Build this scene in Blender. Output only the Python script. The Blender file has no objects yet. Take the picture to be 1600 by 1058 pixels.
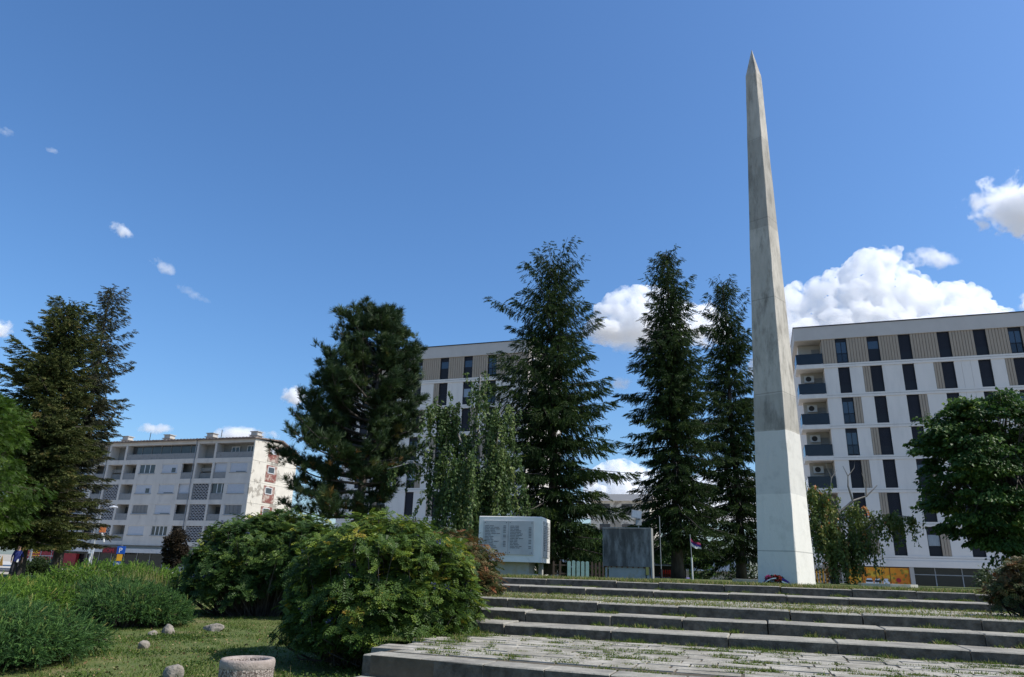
import bpy, bmesh, math, random
import numpy as np
from mathutils import Vector, Matrix

# ------------------------------------------------------------ camera, sky, sun, exposure
S = bpy.context.scene
COL = S.collection
PI = math.pi
GRID = math.atan(.346)                 # the town grid is turned by this against the view
UX, UY = math.cos(GRID), -math.sin(GRID)
WX, WY = math.sin(GRID), math.cos(GRID)
SUN_AZ, SUN_EL = math.radians(105), math.radians(50)

cd = bpy.data.cameras.new('camera')
cd.sensor_width = 36.0
cd.lens = 1108.5/1600*36
cd.clip_start = .1
cd.clip_end = 20000
cam = bpy.data.objects.new('camera', cd)
COL.objects.link(cam)
cam.matrix_world = (Matrix.Rotation(math.radians(90+18.033), 4, 'X') @ Matrix.Rotation(math.radians(1.745), 4, 'Z'))
S.camera = cam

wd = bpy.data.worlds.new('World')
S.world = wd
wd.use_nodes = True
nt = wd.node_tree
bg = nt.nodes['Background']
sky = nt.nodes.new('ShaderNodeTexSky')
sky.sky_type = 'NISHITA'
sky.sun_disc = False
sky.sun_elevation = SUN_EL
sky.sun_rotation = SUN_AZ
sky.altitude = 0
sky.air_density = 1.2
sky.dust_density = 1.2
sky.ozone_density = 10
hs = nt.nodes.new('ShaderNodeHueSaturation')
hs.inputs['Saturation'].default_value = 1.06
nt.links.new(sky.outputs[0], hs.inputs['Color'])
nt.links.new(hs.outputs[0], bg.inputs[0])
bg.inputs[1].default_value = .122

sl = bpy.data.lights.new('sun', 'SUN')
sl.energy = 3.7
sl.angle = math.radians(.55)
sl.color = (1, .955, .88)
so = bpy.data.objects.new('sun', sl)
COL.objects.link(so)
sv = Vector((math.sin(SUN_AZ)*math.cos(SUN_EL), math.cos(SUN_AZ)*math.cos(SUN_EL), math.sin(SUN_EL)))
so.rotation_euler = sv.to_track_quat('Z', 'Y').to_euler()

S.view_settings.view_transform = 'Standard'
S.view_settings.look = 'None'
S.view_settings.exposure = .50
S.view_settings.gamma = 1
S.render.engine = 'CYCLES'
S.cycles.max_bounces = 16
S.cycles.diffuse_bounces = 4
S.cycles.glossy_bounces = 3
S.cycles.transmission_bounces = 6
S.cycles.transparent_max_bounces = 8
S.cycles.volume_bounces = 16

# ------------------------------------------------------------ materials
def mat(name, c1, c2=None, rough=.8, scale=4., bump=.0, bscale=None, metal=0., detail=6., contrast=(.35, .65), spec=.3,
        stretch=None, c3=None, s3=1.5, k3=(.55, .75), attr=None, transl=0., coat=0.):
    """noise-mottled surface: c1/c2 mixed by a noise, optional large patches of c3, bump, per-item variation"""
    m = bpy.data.materials.new(name)
    m.use_nodes = True
    t = m.node_tree
    L = t.links.new
    b = t.nodes['Principled BSDF']
    b.inputs['Roughness'].default_value = rough
    b.inputs['Metallic'].default_value = metal
    b.inputs['Specular IOR Level'].default_value = spec
    if coat: b.inputs['Coat Weight'].default_value = coat
    if c2 is None:
        c2 = tuple(x*.85 for x in c1)
    co = t.nodes.new('ShaderNodeTexCoord')
    vec = co.outputs['Object']
    if stretch:
        mp = t.nodes.new('ShaderNodeMapping')
        mp.inputs['Scale'].default_value = stretch
        L(vec, mp.inputs[0])
        vec = mp.outputs[0]
    if attr:
        at = t.nodes.new('ShaderNodeAttribute')
        at.attribute_name = attr
        fac = at.outputs['Fac']
    else:
        n = t.nodes.new('ShaderNodeTexNoise')
        n.inputs['Scale'].default_value = scale
        n.inputs['Detail'].default_value = detail
        n.inputs['Roughness'].default_value = .65
        L(vec, n.inputs['Vector'])
        fac = n.outputs['Fac']
    r = t.nodes.new('ShaderNodeValToRGB')
    r.color_ramp.elements[0].position = contrast[0] if not attr else 0
    r.color_ramp.elements[1].position = contrast[1] if not attr else 1
    r.color_ramp.elements[0].color = (*c1, 1)
    r.color_ramp.elements[1].color = (*c2, 1)
    L(fac, r.inputs[0])
    out = r.outputs[0]
    if c3:
        n3 = t.nodes.new('ShaderNodeTexNoise')
        n3.inputs['Scale'].default_value = s3
        n3.inputs['Detail'].default_value = 8
        n3.inputs['Roughness'].default_value = .7
        L(vec, n3.inputs['Vector'])
        r3 = t.nodes.new('ShaderNodeValToRGB')
        r3.color_ramp.elements[0].position, r3.color_ramp.elements[1].position = k3
        L(n3.outputs['Fac'], r3.inputs[0])
        mx = t.nodes.new('ShaderNodeMixRGB')
        L(r3.outputs[0], mx.inputs[0])
        L(out, mx.inputs[1])
        mx.inputs[2].default_value = (*c3, 1)
        out = mx.outputs[0]
    L(out, b.inputs['Base Color'])
    if bump:
        nb = t.nodes.new('ShaderNodeTexNoise')
        nb.inputs['Scale'].default_value = bscale or scale*4
        nb.inputs['Detail'].default_value = 5
        L(vec, nb.inputs['Vector'])
        bp = t.nodes.new('ShaderNodeBump')
        bp.inputs['Strength'].default_value = bump
        bp.inputs['Distance'].default_value = .02
        L(nb.outputs['Fac'], bp.inputs['Height'])
        L(bp.outputs[0], b.inputs['Normal'])
    if transl:
        tr = t.nodes.new('ShaderNodeBsdfTranslucent')
        ms = t.nodes.new('ShaderNodeMixShader')
        ms.inputs[0].default_value = transl
        L(out, tr.inputs[0])
        L(b.outputs[0], ms.inputs[1])
        L(tr.outputs[0], ms.inputs[2])
        L(ms.outputs[0], t.nodes['Material Output'].inputs[0])
    return m

def leafmat(name, stops, rough=.5, transl=.3, spec=.35):
    """leaf surface whose own colour runs over several stops from leaf to leaf"""
    m = mat(name, (.1, .1, .1), rough=rough, attr='rnd', transl=transl, spec=spec)
    r = [n for n in m.node_tree.nodes if n.type == 'VALTORGB'][0].color_ramp
    while len(r.elements) < len(stops): r.elements.new(.5)
    for e, (p, c) in zip(r.elements, sorted(stops)):
        e.position = p
        e.color = (*c, 1)
    return m

def glassmat(name, c, rough=.08, spec=.6):
    return mat(name, c, tuple(x*1.3 for x in c), rough=rough, scale=.6, spec=spec)

M = {}
M['white_render'] = mat('white_render', (.60, .55, .49), (.65, .60, .54), .8, 1.2)
M['white_panel'] = mat('white_panel', (.72, .655, .58), (.77, .70, .62), .7, .7, c3=(.63, .575, .51), s3=.5, k3=(.52, .72), stretch=(1, 1, .25))
M['fascia'] = mat('fascia', (.50, .455, .405), (.55, .50, .445), .75, .5)
M['dark_flashing'] = mat('dark_flashing', (.03, .03, .035), rough=.5)
M['wood_cladding'] = mat('wood_cladding', (.34, .27, .20), (.41, .33, .245), .7, 3, .2, stretch=(8, 8, .6))
M['wood_groove'] = mat('wood_groove', (.12, .095, .07), rough=.9)
M['loggia_beige'] = mat('loggia_beige', (.40, .37, .32), (.44, .41, .36), .8, 1)
M['shutter_dark'] = mat('shutter_dark', (.012, .013, .02), (.017, .018, .027), .55, 1)
M['frame_dark'] = mat('frame_dark', (.012, .013, .018), rough=.45)
M['pane_blue'] = glassmat('pane_blue', (.02, .03, .045), .04, .9)
M['pane_curtain'] = mat('pane_curtain', (.20, .23, .27), (.28, .31, .34), .12, 3, spec=.8, stretch=(8, 8, .5))
M['rail_glass'] = glassmat('rail_glass', (.014, .018, .024), .2, .35)
M['ac_white'] = mat('ac_white', (.55, .55, .53), rough=.5)
M['ac_dark'] = mat('ac_dark', (.03, .03, .03), rough=.6)
M['shop_dark'] = glassmat('shop_dark', (.015, .016, .018), .15, .5)
M['old_render'] = mat('old_render', (.50, .46, .41), (.58, .535, .475), .9, .7, .15, 12, c3=(.27, .26, .245), s3=.55, k3=(.56, .80), stretch=(1, 1, .45))
M['gable_render'] = mat('gable_render', (.56, .52, .44), (.64, .60, .51), .9, .8, .15, 10, c3=(.33, .30, .25), s3=.30, k3=(.535, .565))
M['loggia_grey'] = mat('loggia_grey', (.20, .20, .19), (.26, .26, .245), .9, .8)  # mid grey for recessed walls, balcony doors, stair parapets and mullions
M['parapet_grey'] = mat('parapet_grey', (.20, .20, .195), (.27, .27, .26), .9, 2, c3=(.12, .11, .10), s3=2)
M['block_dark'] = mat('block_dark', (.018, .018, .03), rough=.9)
M['block_pale'] = mat('block_pale', (.30, .30, .31), (.36, .36, .36), .9, 4)
M['roller_pale'] = mat('roller_pale', (.42, .43, .45), (.46, .47, .49), .6, 3)
M['pvc_white'] = mat('pvc_white', (.66, .66, .65), rough=.4)
M['pane_old'] = glassmat('pane_old', (.045, .05, .052), .1, .5)
M['curtain'] = mat('curtain', (.26, .25, .23), (.13, .13, .125), .8, 6, stretch=(3, 3, .1))
M['roof_tile'] = mat('roof_tile', (.13, .085, .065), (.26, .22, .19), .9, 2.5, .3)
M['chimney'] = mat('chimney', (.50, .47, .42), (.38, .36, .33), .9, 2)
M['oxide_red'] = mat('oxide_red', (.17, .055, .045), (.25, .11, .085), .9, 1.5, c3=(.42, .35, .29), s3=.9, k3=(.46, .56))
M['awning'] = mat('awning', (.50, .50, .50), (.42, .42, .42), .7, 1.5)
M['shop_red'] = mat('shop_red', (.34, .025, .03), (.24, .02, .025), .5, 2)
M['sign_cream'] = mat('sign_cream', (.36, .31, .26), (.42, .36, .30), .7, 1)
M['letter_dark'] = mat('letter_dark', (.02, .012, .012), rough=.6)
M['letter_red'] = mat('letter_red', (.45, .03, .04), rough=.5)
M['sign_maroon'] = mat('sign_maroon', (.09, .008, .012), rough=.5)
M['sign_blue'] = mat('sign_blue', (.012, .09, .42), rough=.4)
M['sign_white'] = mat('sign_white', (.75, .76, .78), rough=.4)
M['sign_yellow'] = mat('sign_yellow', (.75, .38, .02), rough=.45)
M['sign_orange'] = mat('sign_orange', (.70, .16, .035), (.75, .24, .08), .5, 4)
M['galv'] = mat('galv', (.32, .33, .34), (.25, .26, .27), .5, 6, metal=.3)
M['pole_white'] = mat('pole_white', (.62, .62, .60), (.5, .5, .48), .6, 5)
M['rust'] = mat('rust', (.22, .09, .05), (.12, .05, .03), .9, 6)
M['marble'] = mat('marble', (.70, .67, .60), (.76, .73, .66), .55, 1.6, .05, 20, c3=(.42, .41, .35), s3=1.2, k3=(.58, .78))
M['plaque'] = mat('plaque', (.43, .415, .39), (.50, .485, .455), .45, 2, c3=(.26, .26, .26), s3=1.6, k3=(.55, .8))
M['engraved'] = mat('engraved', (.09, .09, .095), rough=.8)
M['plinth_old'] = mat('plinth_old', (.34, .33, .285), (.41, .40, .35), .9, 1.6, .2, 14, c3=(.33, .26, .13), s3=1.3, k3=(.55, .75))
M['granite_dark'] = mat('granite_dark', (.055, .052, .046), (.10, .094, .085), .6, 7, .12, 30, c3=(.30, .29, .265), s3=2.6, k3=(.46, .70), stretch=(1, 1, .30))
M['granite_edge'] = mat('granite_edge', (.20, .20, .19), (.27, .27, .25), .8, 4)
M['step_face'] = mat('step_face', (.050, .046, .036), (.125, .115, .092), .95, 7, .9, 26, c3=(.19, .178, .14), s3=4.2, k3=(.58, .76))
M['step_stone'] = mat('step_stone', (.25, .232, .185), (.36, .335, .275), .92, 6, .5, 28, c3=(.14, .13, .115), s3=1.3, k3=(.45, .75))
M['paver'] = mat('paver', (.25, .228, .18), (.44, .405, .335), .92, 5, .6, 30, c3=(.17, .155, .115), s3=1.1, k3=(.45, .75))
M['soil'] = mat('soil', (.075, .062, .042), (.12, .10, .07), .95, 5, .6)
M['lawn_ground'] = mat('lawn_ground', (.065, .095, .022), (.12, .13, .038), .95, 2.2, .5, 25, c3=(.17, .135, .07), s3=1.1, k3=(.56, .72))
M['town_ground'] = mat('town_ground', (.30, .265, .21), (.38, .34, .275), .95, .35, .3, 8)  # pale tone raised so the sunlit ground bounces light onto the facades
M['asphalt'] = mat('asphalt', (.050, .050, .052), (.065, .065, .066), .9, 2, .2, 60)
M['kerb'] = mat('kerb', (.30, .30, .29), (.36, .36, .35), .9, 3)
M['pavement'] = mat('pavement', (.40, .38, .34), (.47, .445, .40), .9, 2)
M['rock'] = mat('rock', (.20, .175, .14), (.34, .30, .25), .95, 7, 1., 24, c3=(.10, .10, .07), s3=5, k3=(.48, .62))
M['grass_blade'] = leafmat('grass_blade', [(0, (.035, .070, .010)), (.45, (.080, .140, .020)), (.78, (.145, .195, .032)), (.92, (.24, .22, .08)), (1, (.34, .28, .13))], .6, .35, .2)
M['bark'] = mat('bark', (.050, .042, .036), (.10, .088, .078), .95, 5, .8, 14, stretch=(1, 1, .3))
M['bark_pale'] = mat('bark_pale', (.16, .15, .135), (.30, .29, .27), .9, 4, .5, 12)
M['deadwood'] = mat('deadwood', (.28, .25, .215), (.20, .18, .155), .9, 5)
M['tip_metal'] = mat('tip_metal', (.13, .13, .13), rough=.6)
M['purple'] = mat('purple', (.23, .20, .52), (.30, .27, .62), .5, 2)
M['bench_red'] = mat('bench_red', (.50, .04, .03), rough=.5)
M['flag_red'] = mat('flag_red', (.20, .015, .06), rough=.8)
M['flag_white'] = mat('flag_white', (.8, .8, .8), rough=.8)
M['flag_blue'] = mat('flag_blue', (.05, .03, .20), rough=.8)
M['car_dark'] = mat('car_dark', (.03, .032, .038), rough=.25, spec=.6, coat=.5)
M['car_silver'] = mat('car_silver', (.38, .39, .40), rough=.3, metal=.4, coat=.5)
M['car_glass'] = glassmat('car_glass', (.015, .018, .02), .05, .8)
M['tyre'] = mat('tyre', (.02, .02, .02), rough=.9)
M['skin'] = mat('skin', (.42, .25, .18), rough=.6)
M['hair'] = mat('hair', (.03, .02, .015), rough=.7)
M['shirt_blue'] = mat('shirt_blue', (.025, .035, .16), rough=.9)
M['trousers'] = mat('trousers', (.03, .03, .04), rough=.9)
for k, c in dict(teal=(.26, .40, .36), brown=(.085, .06, .042), red=(.32, .06, .035), ochre=(.48, .26, .05)).items():
    M['slat_'+k] = mat('slat_'+k, c, tuple(x*.75 for x in c), .8, 3)

def obelisk_mat():
    """raw cast concrete above, two coats of pale paint below; pour joints every few metres"""
    m = mat('obelisk_concrete', (.38, .348, .29), (.50, .46, .39), .9, 3.2, .5, 22, detail=10, c3=(.19, .175, .145), s3=2.6, k3=(.49, .70), stretch=(1, 1, .30))
    t = m.node_tree
    L = t.links.new
    b = t.nodes['Principled BSDF']
    raw = b.inputs['Base Color'].links[0].from_socket
    co = [n for n in t.nodes if n.type == 'TEX_COORD'][0]
    sep = t.nodes.new('ShaderNodeSeparateXYZ')
    L(co.outputs['Object'], sep.inputs[0])
    nz = t.nodes.new('ShaderNodeTexNoise'); nz.inputs['Scale'].default_value = 1.2
    L(co.outputs['Object'], nz.inputs['Vector'])
    def math_(op, a, bb):
        n = t.nodes.new('ShaderNodeMath'); n.operation = op
        for i, x in enumerate((a, bb)):
            if isinstance(x, (int, float)): n.inputs[i].default_value = x
            else: L(x, n.inputs[i])
        return n.outputs[0]
    z = math_('ADD', sep.outputs[2], math_('MULTIPLY', nz.outputs['Fac'], .10))
    def coat(prev, top, c, c_, wear):
        n = t.nodes.new('ShaderNodeTexNoise'); n.inputs['Scale'].default_value = 2.2; n.inputs['Detail'].default_value = 9; n.inputs['Roughness'].default_value = .7
        L(co.outputs['Object'], n.inputs['Vector'])
        mk = t.nodes.new('ShaderNodeMixRGB'); mk.inputs[1].default_value = (*c, 1); mk.inputs[2].default_value = (*c_, 1)
        r = t.nodes.new('ShaderNodeValToRGB'); r.color_ramp.elements[0].position = wear; r.color_ramp.elements[1].position = wear+.25
        L(n.outputs['Fac'], r.inputs[0]); L(r.outputs[0], mk.inputs[0])
        st = math_('LESS_THAN', z, top)
        mx = t.nodes.new('ShaderNodeMixRGB')
        L(st, mx.inputs[0]); L(prev, mx.inputs[1]); L(mk.outputs[0], mx.inputs[2])
        return mx.outputs[0]
    o = coat(raw, ZP2, (.61, .58, .515), (.49, .465, .41), .5)
    o = coat(o, ZP1, (.71, .67, .59), (.56, .53, .46), .53)
    # pour joints: thin darker lines
    for zj in ZJ:
        d = math_('ABSOLUTE', math_('SUBTRACT', sep.outputs[2], zj), 0)
        st = math_('MULTIPLY', math_('LESS_THAN', d, .018), .4)
        mx = t.nodes.new('ShaderNodeMixRGB')
        L(st, mx.inputs[0]); L(o, mx.inputs[1]); mx.inputs[2].default_value = (.12, .115, .10, 1)
        o = mx.outputs[0]
    # darker weathered lift in the middle of the raw shaft
    for za, zb_, k in ((5.0, 6.2, .22), (12.6, 16.4, .30)):
        st = math_('MULTIPLY', math_('MULTIPLY', math_('GREATER_THAN', z, za), math_('LESS_THAN', z, zb_)), k)
        mx = t.nodes.new('ShaderNodeMixRGB')
        L(st, mx.inputs[0]); L(o, mx.inputs[1]); mx.inputs[2].default_value = (.13, .125, .11, 1)
        o = mx.outputs[0]
    L(o, b.inputs['Base Color'])
    return m

# ------------------------------------------------------------ builders
class MB:
    """collects boxes, tubes, polygons and links them as ONE mesh object"""
    def __init__(s): s.v = []; s.f = []; s.m = []; s.off = (0, 0, 0)
    def add(s, vs, fs, m=0):
        k = len(s.v); s.v += [tuple(p) for p in vs]; s.f += [tuple(i+k for i in f) for f in fs]; s.m += [m]*len(fs)
        return s
    def box(s, x0, x1, y0, y1, z0, z1, m=0):
        return s.add([(x0, y0, z0), (x1, y0, z0), (x1, y1, z0), (x0, y1, z0), (x0, y0, z1), (x1, y0, z1), (x1, y1, z1), (x0, y1, z1)],
                     [(0, 3, 2, 1), (4, 5, 6, 7), (0, 1, 5, 4), (1, 2, 6, 5), (2, 3, 7, 6), (3, 0, 4, 7)], m)
    def cbox(s, x0, x1, y0, y1, z0, z1, c=.01, m=0, front=None):
        """box with chamfered top edges"""
        k = len(s.m)
        s.add([(x0, y0, z0), (x1, y0, z0), (x1, y1, z0), (x0, y1, z0), (x0, y0, z1-c), (x1, y0, z1-c), (x1, y1, z1-c), (x0, y1, z1-c),
                      (x0+c, y0+c, z1), (x1-c, y0+c, z1), (x1-c, y1-c, z1), (x0+c, y1-c, z1)],
                     [(0, 3, 2, 1), (0, 1, 5, 4), (1, 2, 6, 5), (2, 3, 7, 6), (3, 0, 4, 7), (4, 5, 9, 8), (5, 6, 10, 9), (6, 7, 11, 10), (7, 4, 8, 11), (8, 9, 10, 11)], m)
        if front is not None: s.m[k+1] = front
        return s
    def poly(s, pts, z0, z1, m=0):
        """prism over a ground polygon"""
        n = len(pts)
        vs = [(x, y, z0) for x, y in pts]+[(x, y, z1) for x, y in pts]
        return s.add(vs, [tuple(range(n-1, -1, -1)), tuple(range(n, 2*n))]+[(i, (i+1) % n, n+(i+1) % n, n+i) for i in range(n)], m)
    def fpoly(s, pts, y0, y1, m=0):
        """prism over an upright polygon (x,z) from y0 to y1"""
        n = len(pts)
        vs = [(x, y0, z) for x, z in pts]+[(x, y1, z) for x, z in pts]
        return s.add(vs, [tuple(range(n)), tuple(range(2*n-1, n-1, -1))]+[((i+1) % n, i, n+i, n+(i+1) % n) for i in range(n)], m)
    def tube(s, pts, rad, n=8, m=0, cap=True):
        pts = [Vector(p) for p in pts]
        if not hasattr(rad, '__len__'): rad = [rad]*len(pts)
        k = len(s.v)
        for i, p in enumerate(pts):
            d = (pts[min(i+1, len(pts)-1)]-pts[max(i-1, 0)]).normalized()
            a = d.cross(Vector((0, 0, 1)) if abs(d.z) < .9 else Vector((1, 0, 0))).normalized()
            b = d.cross(a)
            for j in range(n):
                t = 2*PI*j/n
                s.v.append(tuple(p+(a*math.cos(t)+b*math.sin(t))*rad[i]))
        for i in range(len(pts)-1):
            for j in range(n):
                s.f.append((k+i*n+j, k+i*n+(j+1) % n, k+(i+1)*n+(j+1) % n, k+(i+1)*n+j)); s.m.append(m)
        if cap:
            s.f.append(tuple(k+j for j in range(n-1, -1, -1))); s.m.append(m)
            e = k+(len(pts)-1)*n
            s.f.append(tuple(e+j for j in range(n))); s.m.append(m)
        return s
    def lathe(s, prof, n=24, m=0, c=(0, 0)):
        k = len(s.v)
        for r, z in prof:
            for j in range(n):
                t = 2*PI*j/n
                s.v.append((c[0]+r*math.cos(t), c[1]+r*math.sin(t), z))
        for i in range(len(prof)-1):
            for j in range(n):
                s.f.append((k+i*n+j, k+i*n+(j+1) % n, k+(i+1)*n+(j+1) % n, k+(i+1)*n+j)); s.m.append(m)
        return s
    def disc(s, cx, cz, r, y0, y1, n=20, m=0, rz=None):
        return s.fpoly([(cx+r*math.cos(2*PI*j/n), cz+(rz or r)*math.sin(2*PI*j/n)) for j in range(n)], y0, y1, m)
    def build(s, name, mats, parent=None, off=(0, 0, 0), smooth=False):
        me = bpy.data.meshes.new(name)
        ox, oy, oz = off
        me.from_pydata([(x-ox, y-oy, z-oz) for x, y, z in s.v], [], s.f)
        for m in (mats if isinstance(mats, (list, tuple)) else [mats]): me.materials.append(m)
        me.polygons.foreach_set('material_index', s.m)
        if smooth: me.polygons.foreach_set('use_smooth', [True]*len(s.f))
        bm = bmesh.new(); bm.from_mesh(me); bmesh.ops.recalc_face_normals(bm, faces=bm.faces); bm.to_mesh(me); bm.free()
        me.update()
        o = bpy.data.objects.new(name, me)
        COL.objects.link(o)
        if parent: o.parent = parent
        return o

def tag(o, label=None, cat=None, group=None, kind=None):
    if label: o['label'] = label
    if cat: o['category'] = cat
    if group: o['group'] = group
    if kind: o['kind'] = kind
    return o

def thing(name, label, cat, loc=(0, 0, 0), rz=0., group=None, kind=None):
    o = bpy.data.objects.new(name, None)
    COL.objects.link(o)
    o.empty_display_size = .3
    o.location = loc
    o.rotation_euler = (0, 0, rz)
    return tag(o, label, cat, group, kind)

def copy_tree(o, parent=None, name=None):
    c = o.copy()
    COL.objects.link(c)
    if parent is not None: c.parent = parent
    for ch in list(o.children): copy_tree(ch, c)
    return c

def text_mesh(body, size, extrude=.01):
    cu = bpy.data.curves.new('t', 'FONT')
    cu.body = body; cu.size = size; cu.extrude = extrude; cu.align_x = 'LEFT'
    ob = bpy.data.objects.new('t', cu)
    me = bpy.data.meshes.new_from_object(ob)
    bpy.data.objects.remove(ob); bpy.data.curves.remove(cu)
    vs = [v.co.copy() for v in me.vertices]; fs = [tuple(p.vertices) for p in me.polygons]
    bpy.data.meshes.remove(me)
    return vs, fs

def add_text(mb, body, size, x, y, z, m=0, bold=0., width=None):
    """upright lettering facing -y, its left bottom corner at x, z"""
    vs, fs = text_mesh(body, size)
    w = max(v.x for v in vs)
    k = (width/w) if width else 1
    mb.add([(x+v.x*k, y-v.z, z+v.y) for v in vs], fs, m)

def gw(u, w, z=0.): return (u*UX+w*WX, u*UY+w*WY, z)          # town grid -> world

# numpy foliage: many copies of a small template in ONE mesh
RNG = np.random.default_rng(7)
def rotz(a):
    c, s = np.cos(a), np.sin(a); o = np.zeros_like(a); i = np.ones_like(a)
    return np.stack([np.stack([c, -s, o], -1), np.stack([s, c, o], -1), np.stack([o, o, i], -1)], -2)
def frames(d, roll):
    """matrices whose z axis is d, rolled"""
    d = d/np.maximum(np.linalg.norm(d, axis=1, keepdims=True), 1e-9)
    ref = np.where(np.abs(d[:, 2:3]) < .95, np.array([[0, 0, 1.]]), np.array([[1., 0, 0]]))
    a = np.cross(ref, d); a /= np.linalg.norm(a, axis=1, keepdims=True)
    b = np.cross(d, a)
    c, s = np.cos(roll)[:, None], np.sin(roll)[:, None]
    return np.stack([a*c+b*s, -a*s+b*c, d], 2)
def rnddir(n):
    v = RNG.normal(size=(n, 3)); return v/np.linalg.norm(v, axis=1, keepdims=True)

def mesh_np(name, V, Fq, rnd, mats, parent=None, smooth=False):
    """V (n,3), Fq (m,4) quads, rnd (n,) per-vertex random"""
    me = bpy.data.meshes.new(name)
    n, m = len(V), len(Fq)
    me.vertices.add(n); me.loops.add(m*4); me.polygons.add(m)
    me.vertices.foreach_set('co', np.ascontiguousarray(V, np.float32).ravel())
    me.loops.foreach_set('vertex_index', np.ascontiguousarray(Fq, np.int32).ravel())
    me.polygons.foreach_set('loop_start', np.arange(0, m*4, 4, dtype=np.int32))
    at = me.attributes.new('rnd', 'FLOAT', 'POINT')
    at.data.foreach_set('value', np.ascontiguousarray(rnd, np.float32))
    me.materials.append(mats)
    if smooth: me.polygons.foreach_set('use_smooth', np.ones(m, bool))
    me.update(calc_edges=True)
    if not smooth: me.shade_flat()
    o = bpy.data.objects.new(name, me)
    COL.objects.link(o)
    if parent: o.parent = parent
    return o

def scatter(T, TF, pos, R, sc, rnd):
    """template verts T (k,3), quads TF (q,4) -> arrays"""
    n, k = len(pos), len(T)
    sc = np.asarray(sc, float)
    if sc.ndim == 1: sc = np.repeat(sc[:, None], 3, 1)
    V = np.einsum('nij,nkj->nki', R, T[None]*sc[:, None, :])+pos[:, None, :]
    Fq = TF[None]+(np.arange(n)*k)[:, None, None]
    return V.reshape(-1, 3), Fq.reshape(-1, 4), np.repeat(rnd, k)
def merge(parts):
    V, Fq, r, k = [], [], [], 0
    for v, f, q in parts:
        V.append(v); Fq.append(f+k); r.append(q); k += len(v)
    return np.concatenate(V), np.concatenate(Fq), np.concatenate(r)

# templates -------------------------------------------------
def strip(widths, L=1., nz=None, roll=0., curve=0.):
    n = len(widths)
    vs = []
    for i, w in enumerate(widths):
        z = L*i/(n-1)
        x = curve*(i/(n-1))**2
        vs += [(x*math.sin(roll)-w/2*math.cos(roll), x*math.cos(roll)+w/2*math.sin(roll), z), (x*math.sin(roll)+w/2*math.cos(roll), x*math.cos(roll)-w/2*math.sin(roll), z)]
    fs = [(2*i, 2*i+1, 2*i+3, 2*i+2) for i in range(n-1)]
    return np.array(vs), np.array(fs)
def join_t(ts):
    V, Fq, k = [], [], 0
    for v, f in ts: V.append(v); Fq.append(f+k); k += len(v)
    return np.concatenate(V), np.concatenate(Fq)
def shoot_t():
    """spruce shoot along +z: thin core with needle tufts angled forward all round"""
    r = random.Random(3); out = [strip([.035, .10, .08, .02], 1.0), strip([.035, .09, .09, .02], 1.0, roll=PI/2)]
    for i in range(12):
        z = .04+.86*i/11; a = i*2.4+r.uniform(-.4, .4); l = .27*(1.1-.6*z)*r.uniform(.75, 1.25)
        d = np.array([math.cos(a)*.72, math.sin(a)*.72, .7])*l; w_ = np.array([-math.sin(a), math.cos(a), 0])*.050
        o = np.array([0, 0, z])
        out.append((np.stack([o-w_*.7, o+w_*.7, o+d+w_*.55, o+d-w_*.55]), np.array([(0, 1, 2, 3)])))
    return join_t(out)
T_SHOOT = shoot_t()
def tuft(n, spread=.9, w=.05, seed=1):
    """bottle-brush of needles round +z"""
    r = random.Random(seed); out = []
    for i in range(n):
        th = r.uniform(0, 2*PI); el = r.uniform(.05, spread)
        d = Vector((math.sin(el)*math.cos(th), math.sin(el)*math.sin(th), math.cos(el)))
        a = d.cross(Vector((r.random(), r.random(), r.random()))).normalized()*w/2
        L = r.uniform(.7, 1.)
        o = d*0.05+Vector((0, 0, r.uniform(-.25, .2)))
        out.append((np.array([tuple(o-a), tuple(o+a), tuple(o+d*L+a*.35), tuple(o+d*L-a*.35)]), np.array([(0, 1, 2, 3)])))
    return join_t(out)
T_TUFT = tuft(22, 1.25, .075)
T_LEAF = (np.array([(0, 0, 0), (-.34, 0, .45), (0, .06, 1), (.34, 0, .45)], float), np.array([(0, 3, 2, 1)]))
T_LEAF2 = (np.array([(0, 0, 0), (.42, -.08, .4), (0, .10, 1.), (0, .05, .45), (-.42, -.08, .4)], float), np.array([(0, 1, 2, 3), (0, 3, 2, 4)]))
def pinnate(nl=4, L=1., w=.17):
    """compound leaf along +z: pairs of pointed leaflets and a terminal one"""
    out = []
    pts = [(L*(.22+.62*i/(nl-1)), s) for i in range(nl) for s in (-1, 1)]+[(L*.86, 0)]
    for z, s in pts:
        l = .30 if s else .28
        d = Vector((s*.82, .10, .55)) if s else Vector((0, -.05, 1))
        d.normalize()
        a = Vector((d.z, 0, -d.x)).normalized()*w*.5 if s else Vector((w*.5, 0, 0))
        o = Vector((0, -.18*z*z, z))
        m_ = o+d*l*.45+Vector((0, .02, 0))
        e = o+d*l-Vector((0, .04, 0))
        out.append((np.array([tuple(o), tuple(m_-a), tuple(e), tuple(m_+a)]), np.array([(0, 1, 2, 3)])))
    v, f = strip([.02, .012], L*.9)
    out.append((v, f))
    return join_t(out)
T_PIN = pinnate()
ZP1, ZP2, ZJ = 2.85, 4.95, (1.0, 6.2, 9.7, 12.9, 16.4)
M['obelisk'] = obelisk_mat()
STREET, TERR = -1.8, -.184

# ------------------------------------------------------------ ground and roads
def lawn_z(x, y):
    """the park lawn left of the steps: a gentle rise, then down to the street"""
    z = -1.52+.018*(np.clip(y, 6, 20)-6)+.03*np.sin(x*.9)*np.sin(y*.7)
    w = x*WX+y*WY
    k = np.clip((w-36)/12., 0, 1); k = k*k*(3-2*k)
    return z*(1-k)+(STREET-.06)*k

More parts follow.
